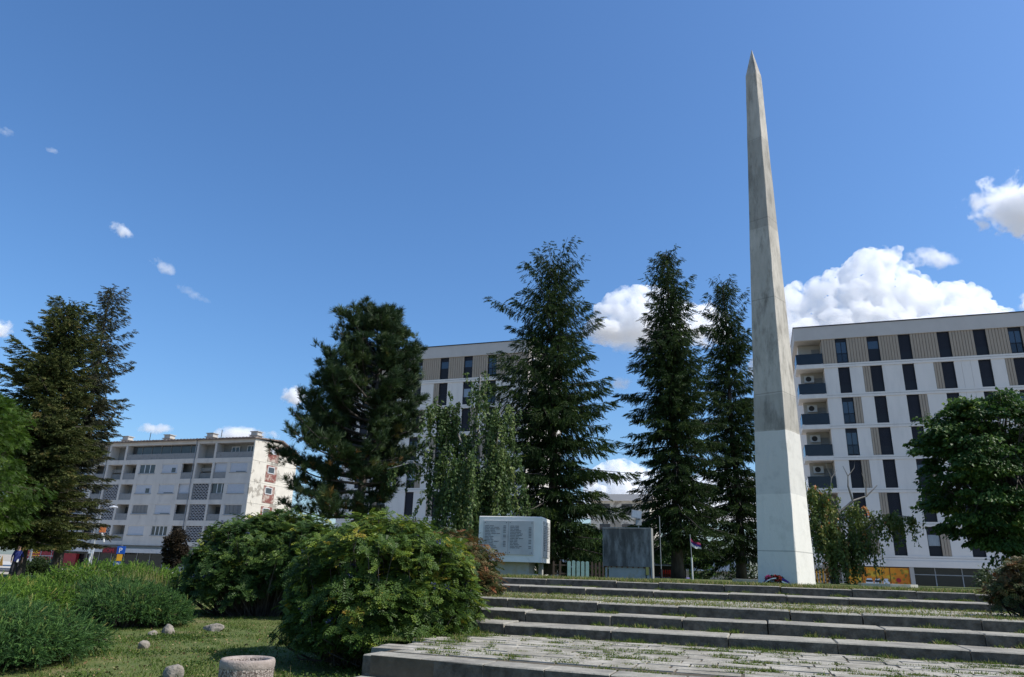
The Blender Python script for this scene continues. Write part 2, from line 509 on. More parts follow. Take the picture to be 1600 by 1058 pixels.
def grid_mesh(name, xs, ys, zf, m):
    X, Y = np.meshgrid(xs, ys); Z = zf(X, Y)
    V = np.stack([X, Y, Z], -1).reshape(-1, 3)
    nx, ny = len(xs), len(ys)
    i = (np.arange(ny-1)[:, None]*nx+np.arange(nx-1)[None]).ravel()
    Fq = np.stack([i, i+1, i+nx+1, i+nx], 1)
    o = mesh_np(name, V, Fq, np.zeros(len(V)), m, smooth=True)
    return tag(o, kind='structure')

b = MB(); b.box(-4000, 4000, -4000, 9000, STREET-.4, STREET-.1)
ground = tag(b.build('ground', M['town_ground']), 'flat pale ground of the town reaching to the horizon', 'ground', kind='structure')
lawn = grid_mesh('lawn', np.linspace(-40, 16, 130), np.linspace(-6, 60, 150), lawn_z, M['lawn_ground'])
tag(lawn, 'mown park lawn sloping up from the camera to the junipers', 'lawn')

def uwpoly(name, pts, z0, z1, m, label, cat):
    b = MB(); b.poly([gw(u, w)[:2] for u, w in pts], z0, z1)
    return tag(b.build(name, m), label, cat, kind='structure')
uwpoly('road', [(-260, 62), (160, 62), (160, 71), (-260, 71)], STREET-.3, STREET+.0, M['asphalt'], 'asphalt street running past the apartment blocks', 'road')
uwpoly('pavement', [(-260, 71.15), (160, 71.15), (160, 140), (-260, 140)], STREET-.3, STREET+.05, M['pavement'], 'paved forecourt along the foot of the apartment blocks', 'pavement')
uwpoly('kerb', [(-260, 71), (160, 71), (160, 71.15), (-260, 71.15)], STREET-.3, STREET+.1, M['kerb'], 'concrete kerb between the street and the forecourt', 'kerb')
mk = MB()
for i in range(-40, 26): mk.poly([gw(i*6., 66.4)[:2], gw(i*6.+3, 66.4)[:2], gw(i*6.+3, 66.52)[:2], gw(i*6., 66.52)[:2]], STREET, STREET+.004)
tag(mk.build('road_marking', M['sign_white']), 'dashed white centre line on the street', 'road marking', kind='structure')

# the raised terrace with its sloping left bank
TL = -6.3
b = MB()
top = [(TL, 17.42), (34, 17.42), (34, 47), (TL, 47)]
bot = [(TL-2.6, 16.6), (34.5, 17.3), (36, 50), (TL-2.6, 50)]
vt = [gw(u, w, TERR-.02) for u, w in top]; vb = [gw(u, w, STREET-.2) for u, w in bot]
b.add(vt+vb, [(0, 1, 2, 3), (0, 4, 5, 1), (1, 5, 6, 2), (2, 6, 7, 3), (3, 7, 4, 0)])
terr = tag(b.build('terrace', M['lawn_ground']), 'raised grass terrace at the head of the stone steps', 'terrace', kind='structure')

# ------------------------------------------------------------ stone steps, one row of kerb blocks each
rs = random.Random(5)
steps = thing('stone_steps', 'wide weathered grey stone steps with weeds leading up to the monument terrace', 'steps', gw(0, 11, -1.5), -GRID, kind='structure')
def step_row(u0, u1, w0, depth, z0, z1, mats, lmin=.95, lmax=1.7):
    b = MB(); u = u0
    while u < u1-.3:
        l = min(rs.uniform(lmin, lmax), u1-u)
        dz, dw = rs.uniform(-.011, .008), rs.uniform(-.012, .012)
        g = rs.uniform(.004, .013)
        k = len(b.v)
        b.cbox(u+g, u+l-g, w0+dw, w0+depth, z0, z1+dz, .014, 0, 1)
        tilt = rs.uniform(-.006, .006)
        for i in range(k, len(b.v)):                           # slight settling of every block
            x, y, z = b.v[i]; b.v[i] = (x, y, z+(x-u-l/2)*tilt)
        u += l
    return b
SP = [(-5.2, 11, 10.97, .79, -.934, 1), (-5.2, 11, 11.76, .68, -.784, 2), (-5.3, 11, 12.44, .52, -.634, 3), (-6.2, 7.6, 15.86, 1.24, -.484, 4), (-6.3, 7.6, 17.10, .42, -.334, 5)]
def sub(off, b):
    b.v = [(x, y-11, z+1.5) for x, y, z in b.v]; return b
for i, (u0, u1, w0, dp, z, n) in enumerate(SP):
    ztop = z+.15
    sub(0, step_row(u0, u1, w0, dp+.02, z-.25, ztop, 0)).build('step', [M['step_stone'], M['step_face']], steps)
# front edging of the lower platform and the step below it (its corner points run slightly askew)
edge = [(-1.55, 8.60), (.42, 7.74), (3.6, 6.55), (7.5, 5.1)]
def edge_row(shift, z0, z1, depth, x0=None):
    b = MB()
    for (ax, ay), (bx, by) in zip(edge[:-1], edge[1:]):
        d = Vector((bx-ax, by-ay)); L_ = d.length; d /= L_; n = Vector((d.y, -d.x))
        s = 0
        while s < L_-.1:
            l = min(rs.uniform(.62, .78), L_-s); g = .006; dz = rs.uniform(-.008, .006)
            p = [Vector((ax, ay))+d*(s+g)+n*shift, Vector((ax, ay))+d*(s+l-g)+n*shift, Vector((ax, ay))+d*(s+l-g)+n*(shift-depth), Vector((ax, ay))+d*(s+g)+n*(shift-depth)]
            c = .012; q = [p[0]-n*c+d*c, p[1]-n*c-d*c, p[2]+n*c-d*c, p[3]+n*c+d*c]
            vs = [(*v, z0) for v in p]+[(*v, z1+dz-c) for v in p]+[(*v, z1+dz) for v in q]
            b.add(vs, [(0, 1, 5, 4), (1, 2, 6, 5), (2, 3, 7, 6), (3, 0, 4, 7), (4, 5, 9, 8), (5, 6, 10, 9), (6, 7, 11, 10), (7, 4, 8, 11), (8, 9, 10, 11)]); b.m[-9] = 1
            s += l
    # into the steps' frame
    out = []
    for x, y, z in b.v:
        u = x*UX+y*UY; w = x*WX+y*WY
        out.append((u, w-11, z+1.5))
    b.v = out
    return b
edge_row(0, -1.6, -.934, .36).build('step', [M['step_stone'], M['step_face']], steps)
edge_row(.36, -1.6, -1.15, .345).build('step', [M['step_stone'], M['step_face']], steps)

# paving of the lower platform and of the middle landing: single slabs in courses
def paving(name, u0, u1, w0, w1, z, rowd, lmin, lmax, front=None, jig=.004, label=''):
    P, rn = [], []
    w = w0
    TB = np.array([(0, 0, 0), (1, 0, 0), (1, 1, 0), (0, 1, 0), (.012, .012, 1), (.988, .012, 1), (.988, .988, 1), (.012, .988, 1)], float)
    FB = np.array([(0, 1, 5, 4), (1, 2, 6, 5), (2, 3, 7, 6), (3, 0, 4, 7), (4, 5, 6, 7)])
    V = []
    while w < w1-.05:
        u = u0-rs.uniform(0, .5); d = min(rowd*rs.uniform(.9, 1.1), w1-w)
        while u < u1:
            l = rs.uniform(lmin, lmax)
            if front is None or front(u+l/2, w):
                g = rs.uniform(.004, .011); h = .10+rs.uniform(-jig, jig)
                q = TB*np.array([l-2*g, d-2*g, h])+np.array([u+g, w+g, z-.10])
                q[4:, 2] += (q[4:, 0]-u-l/2)*rs.uniform(-.008, .008)
                V.append(q)
            u += l
        w += d
    n = len(V); V = np.concatenate(V)
    k = np.stack([V[:, 0]*UX+V[:, 1]*WX, V[:, 0]*UY+V[:, 1]*WY, V[:, 2]], 1)
    Fq = (FB[None]+(np.arange(n)*8)[:, None, None]).reshape(-1, 4)
    o = mesh_np(name, k, Fq, np.repeat(RNG.random(n), 8), M['paver'])
    return tag(o, label, 'paving', kind='structure')
def in_front(u, w):
    x, y, _ = gw(u, w)
    for (ax, ay), (bx, by) in zip(edge[:-1], edge[1:]):
        if (bx-ax)*(y-ay)-(by-ay)*(x-ax) < .37*math.hypot(bx-ax, by-ay): return False
    return u > -4.35
paving('paving', -4.3, 11, 5.2, 10.96, -.934, .26, .34, .8, in_front, label='lower platform of worn grey paving slabs with weeds in the joints')
paving('paving', -5.4, 11, 12.97, 15.85, -.484, .42, .5, .95, jig=.004, label='narrow middle landing of paving slabs overgrown with grass')
b = MB(); b.poly([(-1.45, 8.55), (.42, 7.75), (3.6, 6.6), (7.5, 5.2), gw(11, 10.9)[:2], gw(-4.5, 10.99)[:2]], -1.5, -.944)
tag(b.build('paving_bed', M['soil']), 'earth bed showing between the slabs of the lower platform', 'soil', kind='structure')
b = MB(); b.poly([gw(-5.2, 12.95)[:2], gw(11, 12.95)[:2], gw(11, 15.9)[:2], gw(-6.2, 15.9)[:2]], -1.5, -.493)
tag(b.build('paving_bed', M['soil']), 'earth bed showing between the slabs of the middle landing', 'soil', kind='structure')

# ------------------------------------------------------------ obelisk
ob = thing('obelisk', 'tall slender concrete obelisk with whitewashed base and pointed top on the terrace', 'obelisk', (9.063, 24.0, -.2), math.radians(44.18))
ob.matrix_world = Matrix.Translation((9.063, 24, -.2)) @ Matrix.Rotation(.021, 4, 'Y') @ Matrix.Rotation(math.radians(44.18), 4, 'Z')   # it leans a little
b = MB(); lv = np.linspace(-.15, 19.52, 34)
NS = 10
def ring(s, n, z, c=.012):
    """square ring with chamfered corners and n points a side"""
    h = s/2; pts = []
    for k in range(4):
        a = PI/2*k
        for t in np.linspace(-h+c, h-c, n):
            x, y = h, t
            pts.append((x*math.cos(a)-y*math.sin(a), x*math.sin(a)+y*math.cos(a), z))
    return pts
for i, z in enumerate(lv):
    s = 1.314+(.452-1.314)*(z/19.526)
    k = len(b.v)
    for p in ring(s, NS, z, .014):
        j = .006
        b.v.append((p[0]+rs.uniform(-j, j), p[1]+rs.uniform(-j, j), p[2]))
    if i:
        n = 4*NS
        for j in range(n):
            b.f.append((k-n+j, k-n+(j+1) % n, k+(j+1) % n, k+j)); b.m.append(0)
b.build('shaft', M['obelisk'], ob)
b = MB(); n = 4*NS
b.v += ring(.452, NS, 19.52, .014)+[(0, 0, 20.847)]
for j in range(n): b.f.append((j, (j+1) % n, n)); b.m.append(0)
b.build('tip', M['obelisk'], ob)

# wreath leaning on the foot of the obelisk
wr = thing('wreath', 'funeral wreath of red and pink flowers with ribbons at the foot of the obelisk', 'wreath', (8.33, 23.05, TERR), math.radians(-14))
wr.scale = (.68, .68, .68)
def blob_leaf(name, n, c, r, size, m, seed, tmpl=None):
    g = np.random.default_rng(seed)
    d = g.normal(size=(n, 3)); d /= np.linalg.norm(d, axis=1, keepdims=True)
    pos = np.array(c)+d*np.array(r)*g.uniform(.6, 1, (n, 1))
    T, TF = tmpl or T_LEAF
    V, Fq, q = scatter(T, TF, pos, frames(d+g.normal(size=(n, 3))*.4, g.uniform(0, 6.28, n)), np.full(n, size), g.random(n))
    return mesh_np(name, V, Fq, q, m, wr)
mg = leafmat('wreath_green', [(0, (.012, .035, .012)), (1, (.03, .07, .025))], .5, .2)
mr = leafmat('flower_red', [(0, (.20, .010, .01)), (1, (.38, .05, .04))], .6, .2)
mp_ = leafmat('flower_pink', [(0, (.32, .02, .14)), (1, (.5, .08, .25))], .6, .2)
blob_leaf('greenery', 420, (0, 0, .13), (.42, .12, .20), .12, mg, 1)
blob_leaf('flowers', 240, (.10, -.07, .24), (.20, .09, .12), .08, mr, 2)
blob_leaf('flowers', 120, (-.27, -.05, .25), (.10, .07, .10), .07, mp_, 3)
def band(b, pts, wdt):
    for p, q in zip(pts[:-1], pts[1:]):
        p, q = Vector(p), Vector(q); up = Vector((.25, 0, 1)).normalized()*wdt/2; th = Vector((0, .006, 0))
        vs = [p-up, q-up, q+up, p+up]; vs += [v+th for v in vs]
        b.add(vs, [(0, 1, 2, 3), (7, 6, 5, 4), (0, 4, 5, 1), (3, 2, 6, 7), (0, 3, 7, 4), (1, 5, 6, 2)])
for m_, wdt, pts in (('flag_white', .05, [(-.44, -.12, .03), (-.32, -.17, .14), (-.15, -.2, .22), (.05, -.2, .25)]), ('flag_white', .06, [(.28, -.18, .12), (.42, -.2, .06), (.56, -.21, .0)]),
                     ('flag_blue', .10, [(.30, -.16, .22), (.44, -.18, .16), (.60, -.19, .04)]), ('flag_blue', .07, [(-.5, -.1, .06), (-.4, -.13, .16)])):
    b = MB(); band(b, pts, wdt); b.build('ribbon', M[m_], wr)

# two low pale slabs in the grass behind the obelisk
def low_slab(pts, label):
    cx = sum(p[0] for p in pts)/len(pts); cy = sum(p[1] for p in pts)/len(pts)
    b = MB(); b.poly(pts, TERR-.1, TERR+.10)
    o = b.build('stone_slab', M['plinth_old'], off=(cx, cy, TERR)); o.location = (cx, cy, TERR)
    return tag(o, label, 'slab', 'flat slabs set in the grass')
low_slab([(8.1, 26.6), (9.6, 26.2), (10.0, 27.2), (8.6, 27.6)], 'low grey stone slab in the grass behind the wreath')
low_slab([(11.3, 23.6), (12.0, 23.25), (12.6, 23.2), (13.0, 23.5), (12.7, 24.3), (11.6, 24.5)], 'low white stone slab in the grass on the linden side of the obelisk')

# ------------------------------------------------------------ memorial blocks
mem = thing('memorial_block', 'pale stone memorial block with engraved name plaques on a narrower plinth', 'memorial', (.35, 26.75, TERR), math.radians(-13))
b = MB(); b.cbox(-1.16, 1.12, -.85, .85, .44, 1.98, .02)
b.build('block', M['marble'], mem)
b = MB(); b.box(-.75, .62, -.55, .55, -.15, .437); b.build('plinth', M['plinth_old'], mem)
b = MB(); b.box(.80, .93, .35, .62, -.15, .437); b.build('support', M['plinth_old'], mem)
b = MB(); b.box(.56, .95, -.80, -.62, -.15, .06); b.build('kerb_stone', M['plinth_old'], mem)
def plaque(parent, x0, x1, z0, z1, face_y, rot=False):
    """engraved plaque with rows of small cut lettering, corner studs"""
    def tr(bm):
        if rot: bm.v = [(-y, x, z) for x, y, z in bm.v]
        return bm
    b = MB(); b.cbox(x0, x1, face_y-.03, face_y-.002, z0, z1, .004)
    pl = tr(b).build('plaque', M['plaque'], parent)
    b = MB(); rows = 15; hgt = (z1-z0-.36)/rows
    for i in range(rows):
        z = z1-.17-i*hgt
        x = x0+.07
        for wv in range(rs.choice((2, 2, 3))):
            for ch in range(rs.randint(4, 8)):
                cw = rs.uniform(.016, .026)
                if x+cw > x1-.24: break
                b.box(x, x+cw*.7, face_y-.033, face_y-.0295, z-.033*rs.uniform(.75, 1), z); x += cw+.004
            x += .022
        for ch in range(4 if rs.random() < .75 else 0):
            b.box(x1-.17+ch*.025, x1-.17+ch*.025+.016, face_y-.033, face_y-.0295, z-.03, z)
    tr(b).build('lettering', M['engraved'], pl)
    for sx in (x0+.06, x1-.06):
        for sz in (z0+.07, z1-.07):
            b = MB(); b.disc(sx, sz, .016, face_y-.037, face_y-.0295, 10); tr(b).build('stud', M['engraved'], pl)
plaque(mem, -.99, -.085, .68, 1.83, -.85)
plaque(mem, -.075, .83, .68, 1.83, -.85)
plaque(mem, -.62, -.02, .62, 1.85, -1.12, True)
plaque(mem, .02, .62, .62, 1.85, -1.12, True)

dk = thing('memorial_stone', 'dark weather-streaked stone slab on a low pale plinth', 'memorial', (4.37, 26.35, TERR), math.radians(-17))
b = MB(); b.cbox(-.83, .80, -.32, .32, .40, 1.70, .012); b.build('block', M['granite_dark'], dk)
b = MB(); b.box(.803, .86, -.30, .34, -.1, 1.70); b.box(-.86, -.833, -.30, .34, .36, 1.70); b.box(-.86, .86, -.30, .34, 1.703, 1.73); b.build('edging', M['granite_edge'], dk)
b = MB(); b.box(-.66, .62, -.26, .28, -.15, .397); b.build('plinth', M['plinth_old'], dk)
for x in np.linspace(-.78, .74, 9):
    b = MB(); b.box(x, x+.05, -.31, -.25, .36, .397); b.build('fixing', M['rust'], dk)
for x0, x1 in ((-.78, -.72), (.66, .76)):
    b = MB(); b.box(x0, x1, -.29, -.2, -.1, .36); b.build('strut', M['plinth_old'], dk)
b = MB(); b.box(.64, .74, -.33, -.305, .14, .40); b.build('notice', mat('notice', (.48, .38, .10), rough=.7), dk)

# ------------------------------------------------------------ apartment blocks of the new estate
def window_protos(h):
    """four kinds of tall window: shutter down, shutter half up over glass, glazed doors with a rail, glass over spandrel"""
    W = 1.08; P = []
    def frame():
        b = MB(); t = .06
        b.box(0, t, -.02, .10, 0, h); b.box(W-t, W, -.02, .10, 0, h); b.box(t, W-t, -.02, .10, 0, t); b.box(t, W-t, -.02, .10, h-t, h)
        return b
    def slats(z0, z1):
        b = MB(); z = z0; b.box(.062, W-.062, .05, .085, z0, z1)
        while z < z1-.05:
            b.box(.0625, W-.0625, .036, .0495, z+.006, z+.05); z += .056
        return b
    for kind in range(4):
        root = frame().build('window', M['frame_dark'])
        b = MB()
        if kind == 0:
            slats(.9, h-.062).build('shutter', M['shutter_dark'], root)
            b.box(.062, W-.062, .03, .08, .062, .895); b.build('spandrel', M['frame_dark'], root)
        elif kind == 1:
            slats(h*.70, h-.062).build('shutter', M['shutter_dark'], root)
            b.box(.062, W-.062, .05, .07, .9, h*.70-.01); b.build('pane', M['pane_curtain'], root)
            b = MB(); b.box(.062, W-.062, .03, .08, .062, .88); b.build('spandrel', M['frame_dark'], root)
        elif kind == 2:
            b.box(.062, W/2-.03, .06, .07, .07, h*.84); b.box(W/2+.03, W-.062, .06, .07, .07, h*.84); b.build('pane', M['pane_blue'], root)
            b = MB(); b.box(W/2-.03, W/2+.03, .03, .08, .062, h*.84); b.box(.062, W-.062, .025, .09, h*.845, h-.062); b.build('mullion', M['frame_dark'], root)
            b = MB(); b.box(0, W, -.09, -.05, 1.02, 1.06); b.box(0, W, -.09, -.05, .08, .12)
            for i in range(11): b.box(.02+i*.1, .04+i*.1, -.08, -.06, .12, 1.02)
            b.build('railing', M['frame_dark'], root)
        else:
            slats(h*.80, h-.062).build('shutter', M['shutter_dark'], root)
            b.box(.062, W-.062, .05, .07, h*.5, h*.80-.01); b.build('pane', M['pane_blue'], root)
            b = MB(); b.box(.062, W-.062, .03, .08, .062, h*.5-.01); b.build('spandrel', M['frame_dark'], root)
        P.append(root)
    return P
WH = 2.68
PROTO = window_protos(WH)
FL = [21.42, 18.22, 15.02, 11.82, 8.62, 5.42, 2.32]                  # window sills of the seven storeys
def estate(label, u0, u1, w, depth, cols, rows_state, corner, par):
    """white panelled block: u0..u1 along the street, corner = u extent of the open corner balconies (or None)"""
    zb = STREET
    root = thing('apartment_block', label, 'building', gw(u0, w, zb), -GRID)
    off = (u0, w, zb)
    L0 = corner if corner is not None else u0
    b = MB()
    b.box(L0+.02, u1, w+.32, w+depth, 1.8, 24.1); b.box(u0+.4, L0+.02, w+2.0, w+depth, 1.8, 24.1)
    b.build('wall', M['white_render'], root, off)
    b = MB(); b.box(u0, u1+.05, w-.02, w+depth+.1, 24.12, 25.55, 0)
    rf = b.build('roof_fascia', M['fascia'], root, off)
    b = MB(); b.box(u0-.04, u1+.09, w-.07, w+depth+.14, 25.553, 25.66, 0); b.build('flashing', M['dark_flashing'], rf, off)
    for z in FL:
        b = MB(); b.box(L0, u1, w, w+.34, z-.44, z-.003); b.box(L0, u1, w-.012, w-.001, z-.20, z-.185, 1)
        b.build('floor_band', [M['white_panel'], M['dark_flashing']], root, off)
    # white panels / timber-look panels between the windows, jointed
    pan = MB(); tim = []
    for r, z in enumerate(FL):
        edges = [L0]+[x for c in cols for x in (c, c+1.08)]+[u1]
        for i in range(0, len(edges), 2):
            a, e = edges[i], edges[i+1]
            if e-a < .2: continue
            wood = None
            ci = i//2
            if r == 0: wood = (a, e)
            elif r % 2 == 1 and ci % 2 == par: wood = (e-.72, e)
            elif r % 2 == 0 and ci % 2 == par: wood = (a, a+.74)
            if wood: tim.append((wood, z))
            segs = [(a, e)]
            if wood: segs = [s for s in ((a, wood[0]), (wood[1], e)) if s[1]-s[0] > .05]
            for s0, s1 in segs:
                n = max(1, round((s1-s0)/1.15)) if s1-s0 > 1.9 else 1
                x = s0
                cut = [s0]+[s0+(s1-s0)*q for q in ((.30, .68) if n == 2 else (.25, .5, .75) if n > 2 else ())]+[s1]
                for p, q in zip(cut[:-1], cut[1:]): pan.box(p+.008, q-.008, w+.06, w+.318, z, z+WH+.075)
    pan.build('wall_panel', M['white_panel'], root, off)
    for (a, e), z in tim:
        b = MB(); n = max(2, round((e-a)/.27)); d = (e-a)/n
        b.box(a, e, w+.12, w+.318, z, z+WH+.075, 1)
        for k in range(n): b.box(a+k*d+.02, a+(k+1)*d-.02, w+.065, w+.119, z+.002, z+WH+.073, 0)
        b.build('timber_cladding', [M['wood_cladding'], M['wood_groove']], root, off)
    for r, z in enumerate(FL):
        for i, c in enumerate(cols):
            k = rows_state.get((r, i), rs.choice((0, 0, 0, 0, 0, 0, 3, 1)) if r > 2 else 0)
            wn = copy_tree(PROTO[k], root)
            wn.location = (c-u0, .20, z-zb+.02)
            wn.scale = (1, 1, 1.022)
    if corner is not None:                                            # open corner balconies
        b = MB()
        b.box(u0+.4, corner-.02, w+1.97, w+1.999, 1.8, 24.1); b.build('loggia_wall', M['loggia_beige'], root, off)
        b = MB(); b.box(u0+.02, u0+.22, w+depth*.5, w+depth*.5+.2, 0, 24.1); 
        for r, z in enumerate(FL):
            b = MB(); b.box(u0-.05, corner-.001, w-.05, w+3.2, z-.44, z); b.build('balcony_slab', M['white_panel'], root, off)
            b = MB(); b.box(u0+.0, corner-.02, w-.03, w, z+.06, z+1.12); b.box(u0, u0+.03, w+.01, w+3.0, z+.06, z+1.12)
            gl = b.build('balustrade', M['rail_glass'], root, off)
            b = MB(); b.box(u0-.02, corner-.02, w-.04, w+.01, z+1.122, z+1.16); b.box(u0-.01, u0+.04, w+.012, w+3., z+1.122, z+1.16)
            b.build('handrail', M['frame_dark'], gl, off)
            if r:
                b = MB(); x = u0+.75; zz = z+1.70
                b.box(x, x+.95, w+1.62, w+1.95, zz, zz+.72); ac = b.build('air_conditioner', M['ac_white'], root, off)
                b = MB(); b.disc(x+.40, zz+.36, .28, w+1.60, w+1.618); b.build('fan_grille', M['ac_dark'], ac, off)
            b = MB(); b.box(corner-.9, corner-.1, w+1.94, w+1.968, z, z+2.2); b.build('balcony_door', M['loggia_grey'], root, off)
    # ground floor: overhanging slab, dark shop glazing between columns
    b = MB(); b.box(u0, u1, w-.06, w+.3, 1.30, 1.873); b.build('canopy', M['white_panel'], root, off)
    b = MB(); b.box(u0+.6, u1, w+1.3, w+depth, zb, 1.79); b.build('shop_wall', M['loggia_beige'], root, off)
    return root, off

COLS_R = [8.97, 12.0, 14.92, 18.44, 21.62, 24.6, 28.1, 31.2, 34.4]
right, offr = estate('white panelled apartment block with open corner balconies and an orange shop front', 5.0, 38, 78, 14, COLS_R,
                     {(0, 0): 2, (0, 1): 3, (0, 5): 2, (2, 0): 2, (3, 0): 2, (0, 6): 1, (4, 0): 0, (2, 5): 3}, 7.62, 1)
# shop front of the right block
for x in (7.2, 13.05, 19.5, 26.):
    b = MB(); b.box(x, x+.36, 77.98, 78.5, STREET, 1.29); b.build('column', M['loggia_beige'], right, offr)
b = MB(); b.box(13.43, 38, 78.6, 78.68, STREET+.3, 1.29); b.box(7.5, 13.04, 78.6, 78.68, 1.24, 1.29+.0); b.box(7.5, 13.04, 78.3, 78.36, 1.21, 1.295); b.build('shop_glazing', M['shop_dark'], right, offr)
b = MB()
for x in (15.2, 17.4, 21.6, 23.8): b.box(x, x+.08, 78.52, 78.6, STREET+.1, 1.28)
b.box(13.43, 38, 78.52, 78.6, .62, .70); b.build('shop_frame', M['galv'], right, offr)
for x, x1, z in ((13.6, 14.8, -.55), (15.4, 16.5, -.7)):
    b = MB(); b.box(x, x1, 78.5, 78.518, -1.6, z); b.build('poster', M['pane_curtain'], right, offr)
bn = MB(); bn.box(7.56, 13.02, 78.22, 78.28, STREET+.1, 1.20)
banner_m = mat('banner_print', (.75, .30, .02), (.62, .13, .015), .5, .45, contrast=(.42, .6), c3=(.70, .45, .04), s3=.9, k3=(.5, .6))
ban = bn.build('shop_banner', banner_m, right, offr)
for x, s in ((9.55, .52), (10.3, .52), (11.0, .42)):                  # pale cartons
    b = MB(); b.fpoly([(x-s*.62, -1.6), (x+s*.62, -1.6), (x+s*.62, -.05), (x+s*.35, .2), (x-s*.35, .2), (x-s*.62, -.05)], 78.205, 78.219)
    b.build('printed_carton', M['sign_white'], ban, offr)
b = MB()
for x in (9.55, 10.3): b.box(x-.28, x+.28, 78.19, 78.204, -.12, .05)
b.disc(11.05, -1.1, .2, 78.19, 78.204, rz=.4); b.build('printed_label', M['letter_dark'], ban, offr)
b = MB()
for x, z, r in ((9.5, -.75, .24), (10.3, -.8, .26), (12.05, .1, .2), (12.1, -.9, .16)): b.disc(x, z, r, 78.185, 78.203, 14)
b.build('printed_berry', M['letter_red'], ban, offr)
b = MB()
for i in range(34):
    x = rs.uniform(7.8, 12.8); z = rs.uniform(-.5, 1.0); r = rs.uniform(.05, .13)
    b.disc(x, z, r, 78.19, 78.218-.001*(i % 9), 8)
b.build('printed_leaf', mat('print_olive', (.22, .16, .02), (.35, .25, .02), .5, 3), ban, offr)
b = MB()
for x in (8.95, 10.15, 11.35): b.box(x, x+.05, 78.17, 78.184, STREET+.1, 1.2)
b.build('glazing_bar', M['frame_dark'], ban, offr)

COLS_M = [-45.4, -42.2, -38.55, -35.08, -32.0, -28.95]
mid, offm = estate('white panelled apartment block half hidden behind the spruces', -47.4, -23.95, 75.2, 15, COLS_M,
                   {(0, 2): 1, (0, 3): 3, (0, 4): 3, (0, 5): 2, (1, 4): 1, (1, 5): 2, (3, 2): 3, (3, 3): 3, (2, 3): 1}, None, 1)
b = MB(); b.box(-47.4, -23.95, 75.6, 75.7, STREET+.2, 1.29); b.build('shop_glazing', M['shop_dark'], mid, offm)
for z in FL:
    b = MB(); b.box(-23.949, -23.80, 76.5, 80, z+.1, z+2.4); b.build('side_window', M['shutter_dark'], mid, offm)
for p in PROTO:                                                       # the four window patterns now live in the blocks
    for c in list(p.children): bpy.data.objects.remove(c)
    bpy.data.objects.remove(p)

# ------------------------------------------------------------ older grey apartment building on the left
W0, UR, ULF = 85., -68.2, -109.2
LZ = [(14.30, 16.50), (11.35, 13.62), (8.32, 10.62), (5.38, 7.66), (2.38, 4.63)]   # clear heights of five storeys
old = thing('apartment_building', 'weathered grey apartment building with loggias and pierced block stair panels', 'building', gw(UR, W0, STREET), -GRID)
offo = (UR, W0, STREET)
def part(b, n, m, p=None): return b.build(n, m, p or old, offo)
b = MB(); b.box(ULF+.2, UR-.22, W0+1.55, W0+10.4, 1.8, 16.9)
part(b, 'wall', M['loggia_grey'])
for y0, y1 in ((16.5, 17.0), (13.62, 14.30), (10.62, 11.35), (7.66, 8.32), (4.63, 5.38), (1.80, 2.38)):
    b = MB(); b.box(ULF, UR-.02, W0-.025, W0+1.6, y0, y1); part(b, 'floor_band', M['old_render'])
b = MB(); b.add([(UR-.2, W0, 1.8), (UR, W0, 1.8), (UR, W0+10.4, 1.8), (UR-.2, W0+10.4, 1.8), (UR-.2, W0, 17.0), (UR, W0, 17.0), (UR, W0+6.1, 17.15), (UR-.2, W0+6.1, 17.15), (UR, W0+10.4, 15.7), (UR-.2, W0+10.4, 15.7)],
                [(0, 1, 5, 4), (1, 2, 8, 6, 5), (2, 3, 9, 8), (3, 0, 4, 7, 9), (4, 5, 6, 7), (7, 6, 8, 9), (0, 3, 2, 1)])
part(b, 'gable_wall', M['gable_render'])
for y in (14.0, 11.0, 8.0, 5.0):
    b = MB(); b.box(UR+.001, UR+.03, W0+.02, W0+10.4, y-.07, y+.05); part(b, 'gable_band', M['gable_render'])
for r, (z0, z1) in enumerate(LZ[:4]):
    b = MB(); b.box(UR+.002, UR+.05, W0+3.2, W0+5.75, z0-.1, z1+.05)
    rp = part(b, 'gable_panel', M['oxide_red'])
    b = MB(); x0, x1, y0, y1 = W0+3.55, W0+5.1, z1-1.15, z1-.15
    for q in ((x0, x0+.1, y0, y1), (x1-.1, x1, y0, y1), (x0+.1, x1-.1, y0, y0+.1), (x0+.1, x1-.1, y1-.1, y1)): b.box(UR+.052, UR+.10, *q)
    wn = b.build('window', M['pvc_white'], rp, offo)
    b = MB(); b.box(UR+.052, UR+.07, x0+.1, x1-.1, y0+.1, y1-.1)
    b.build('window_pane', M['pane_old'] if r else M['roller_pale'], rp, offo)
MOD = 16.9
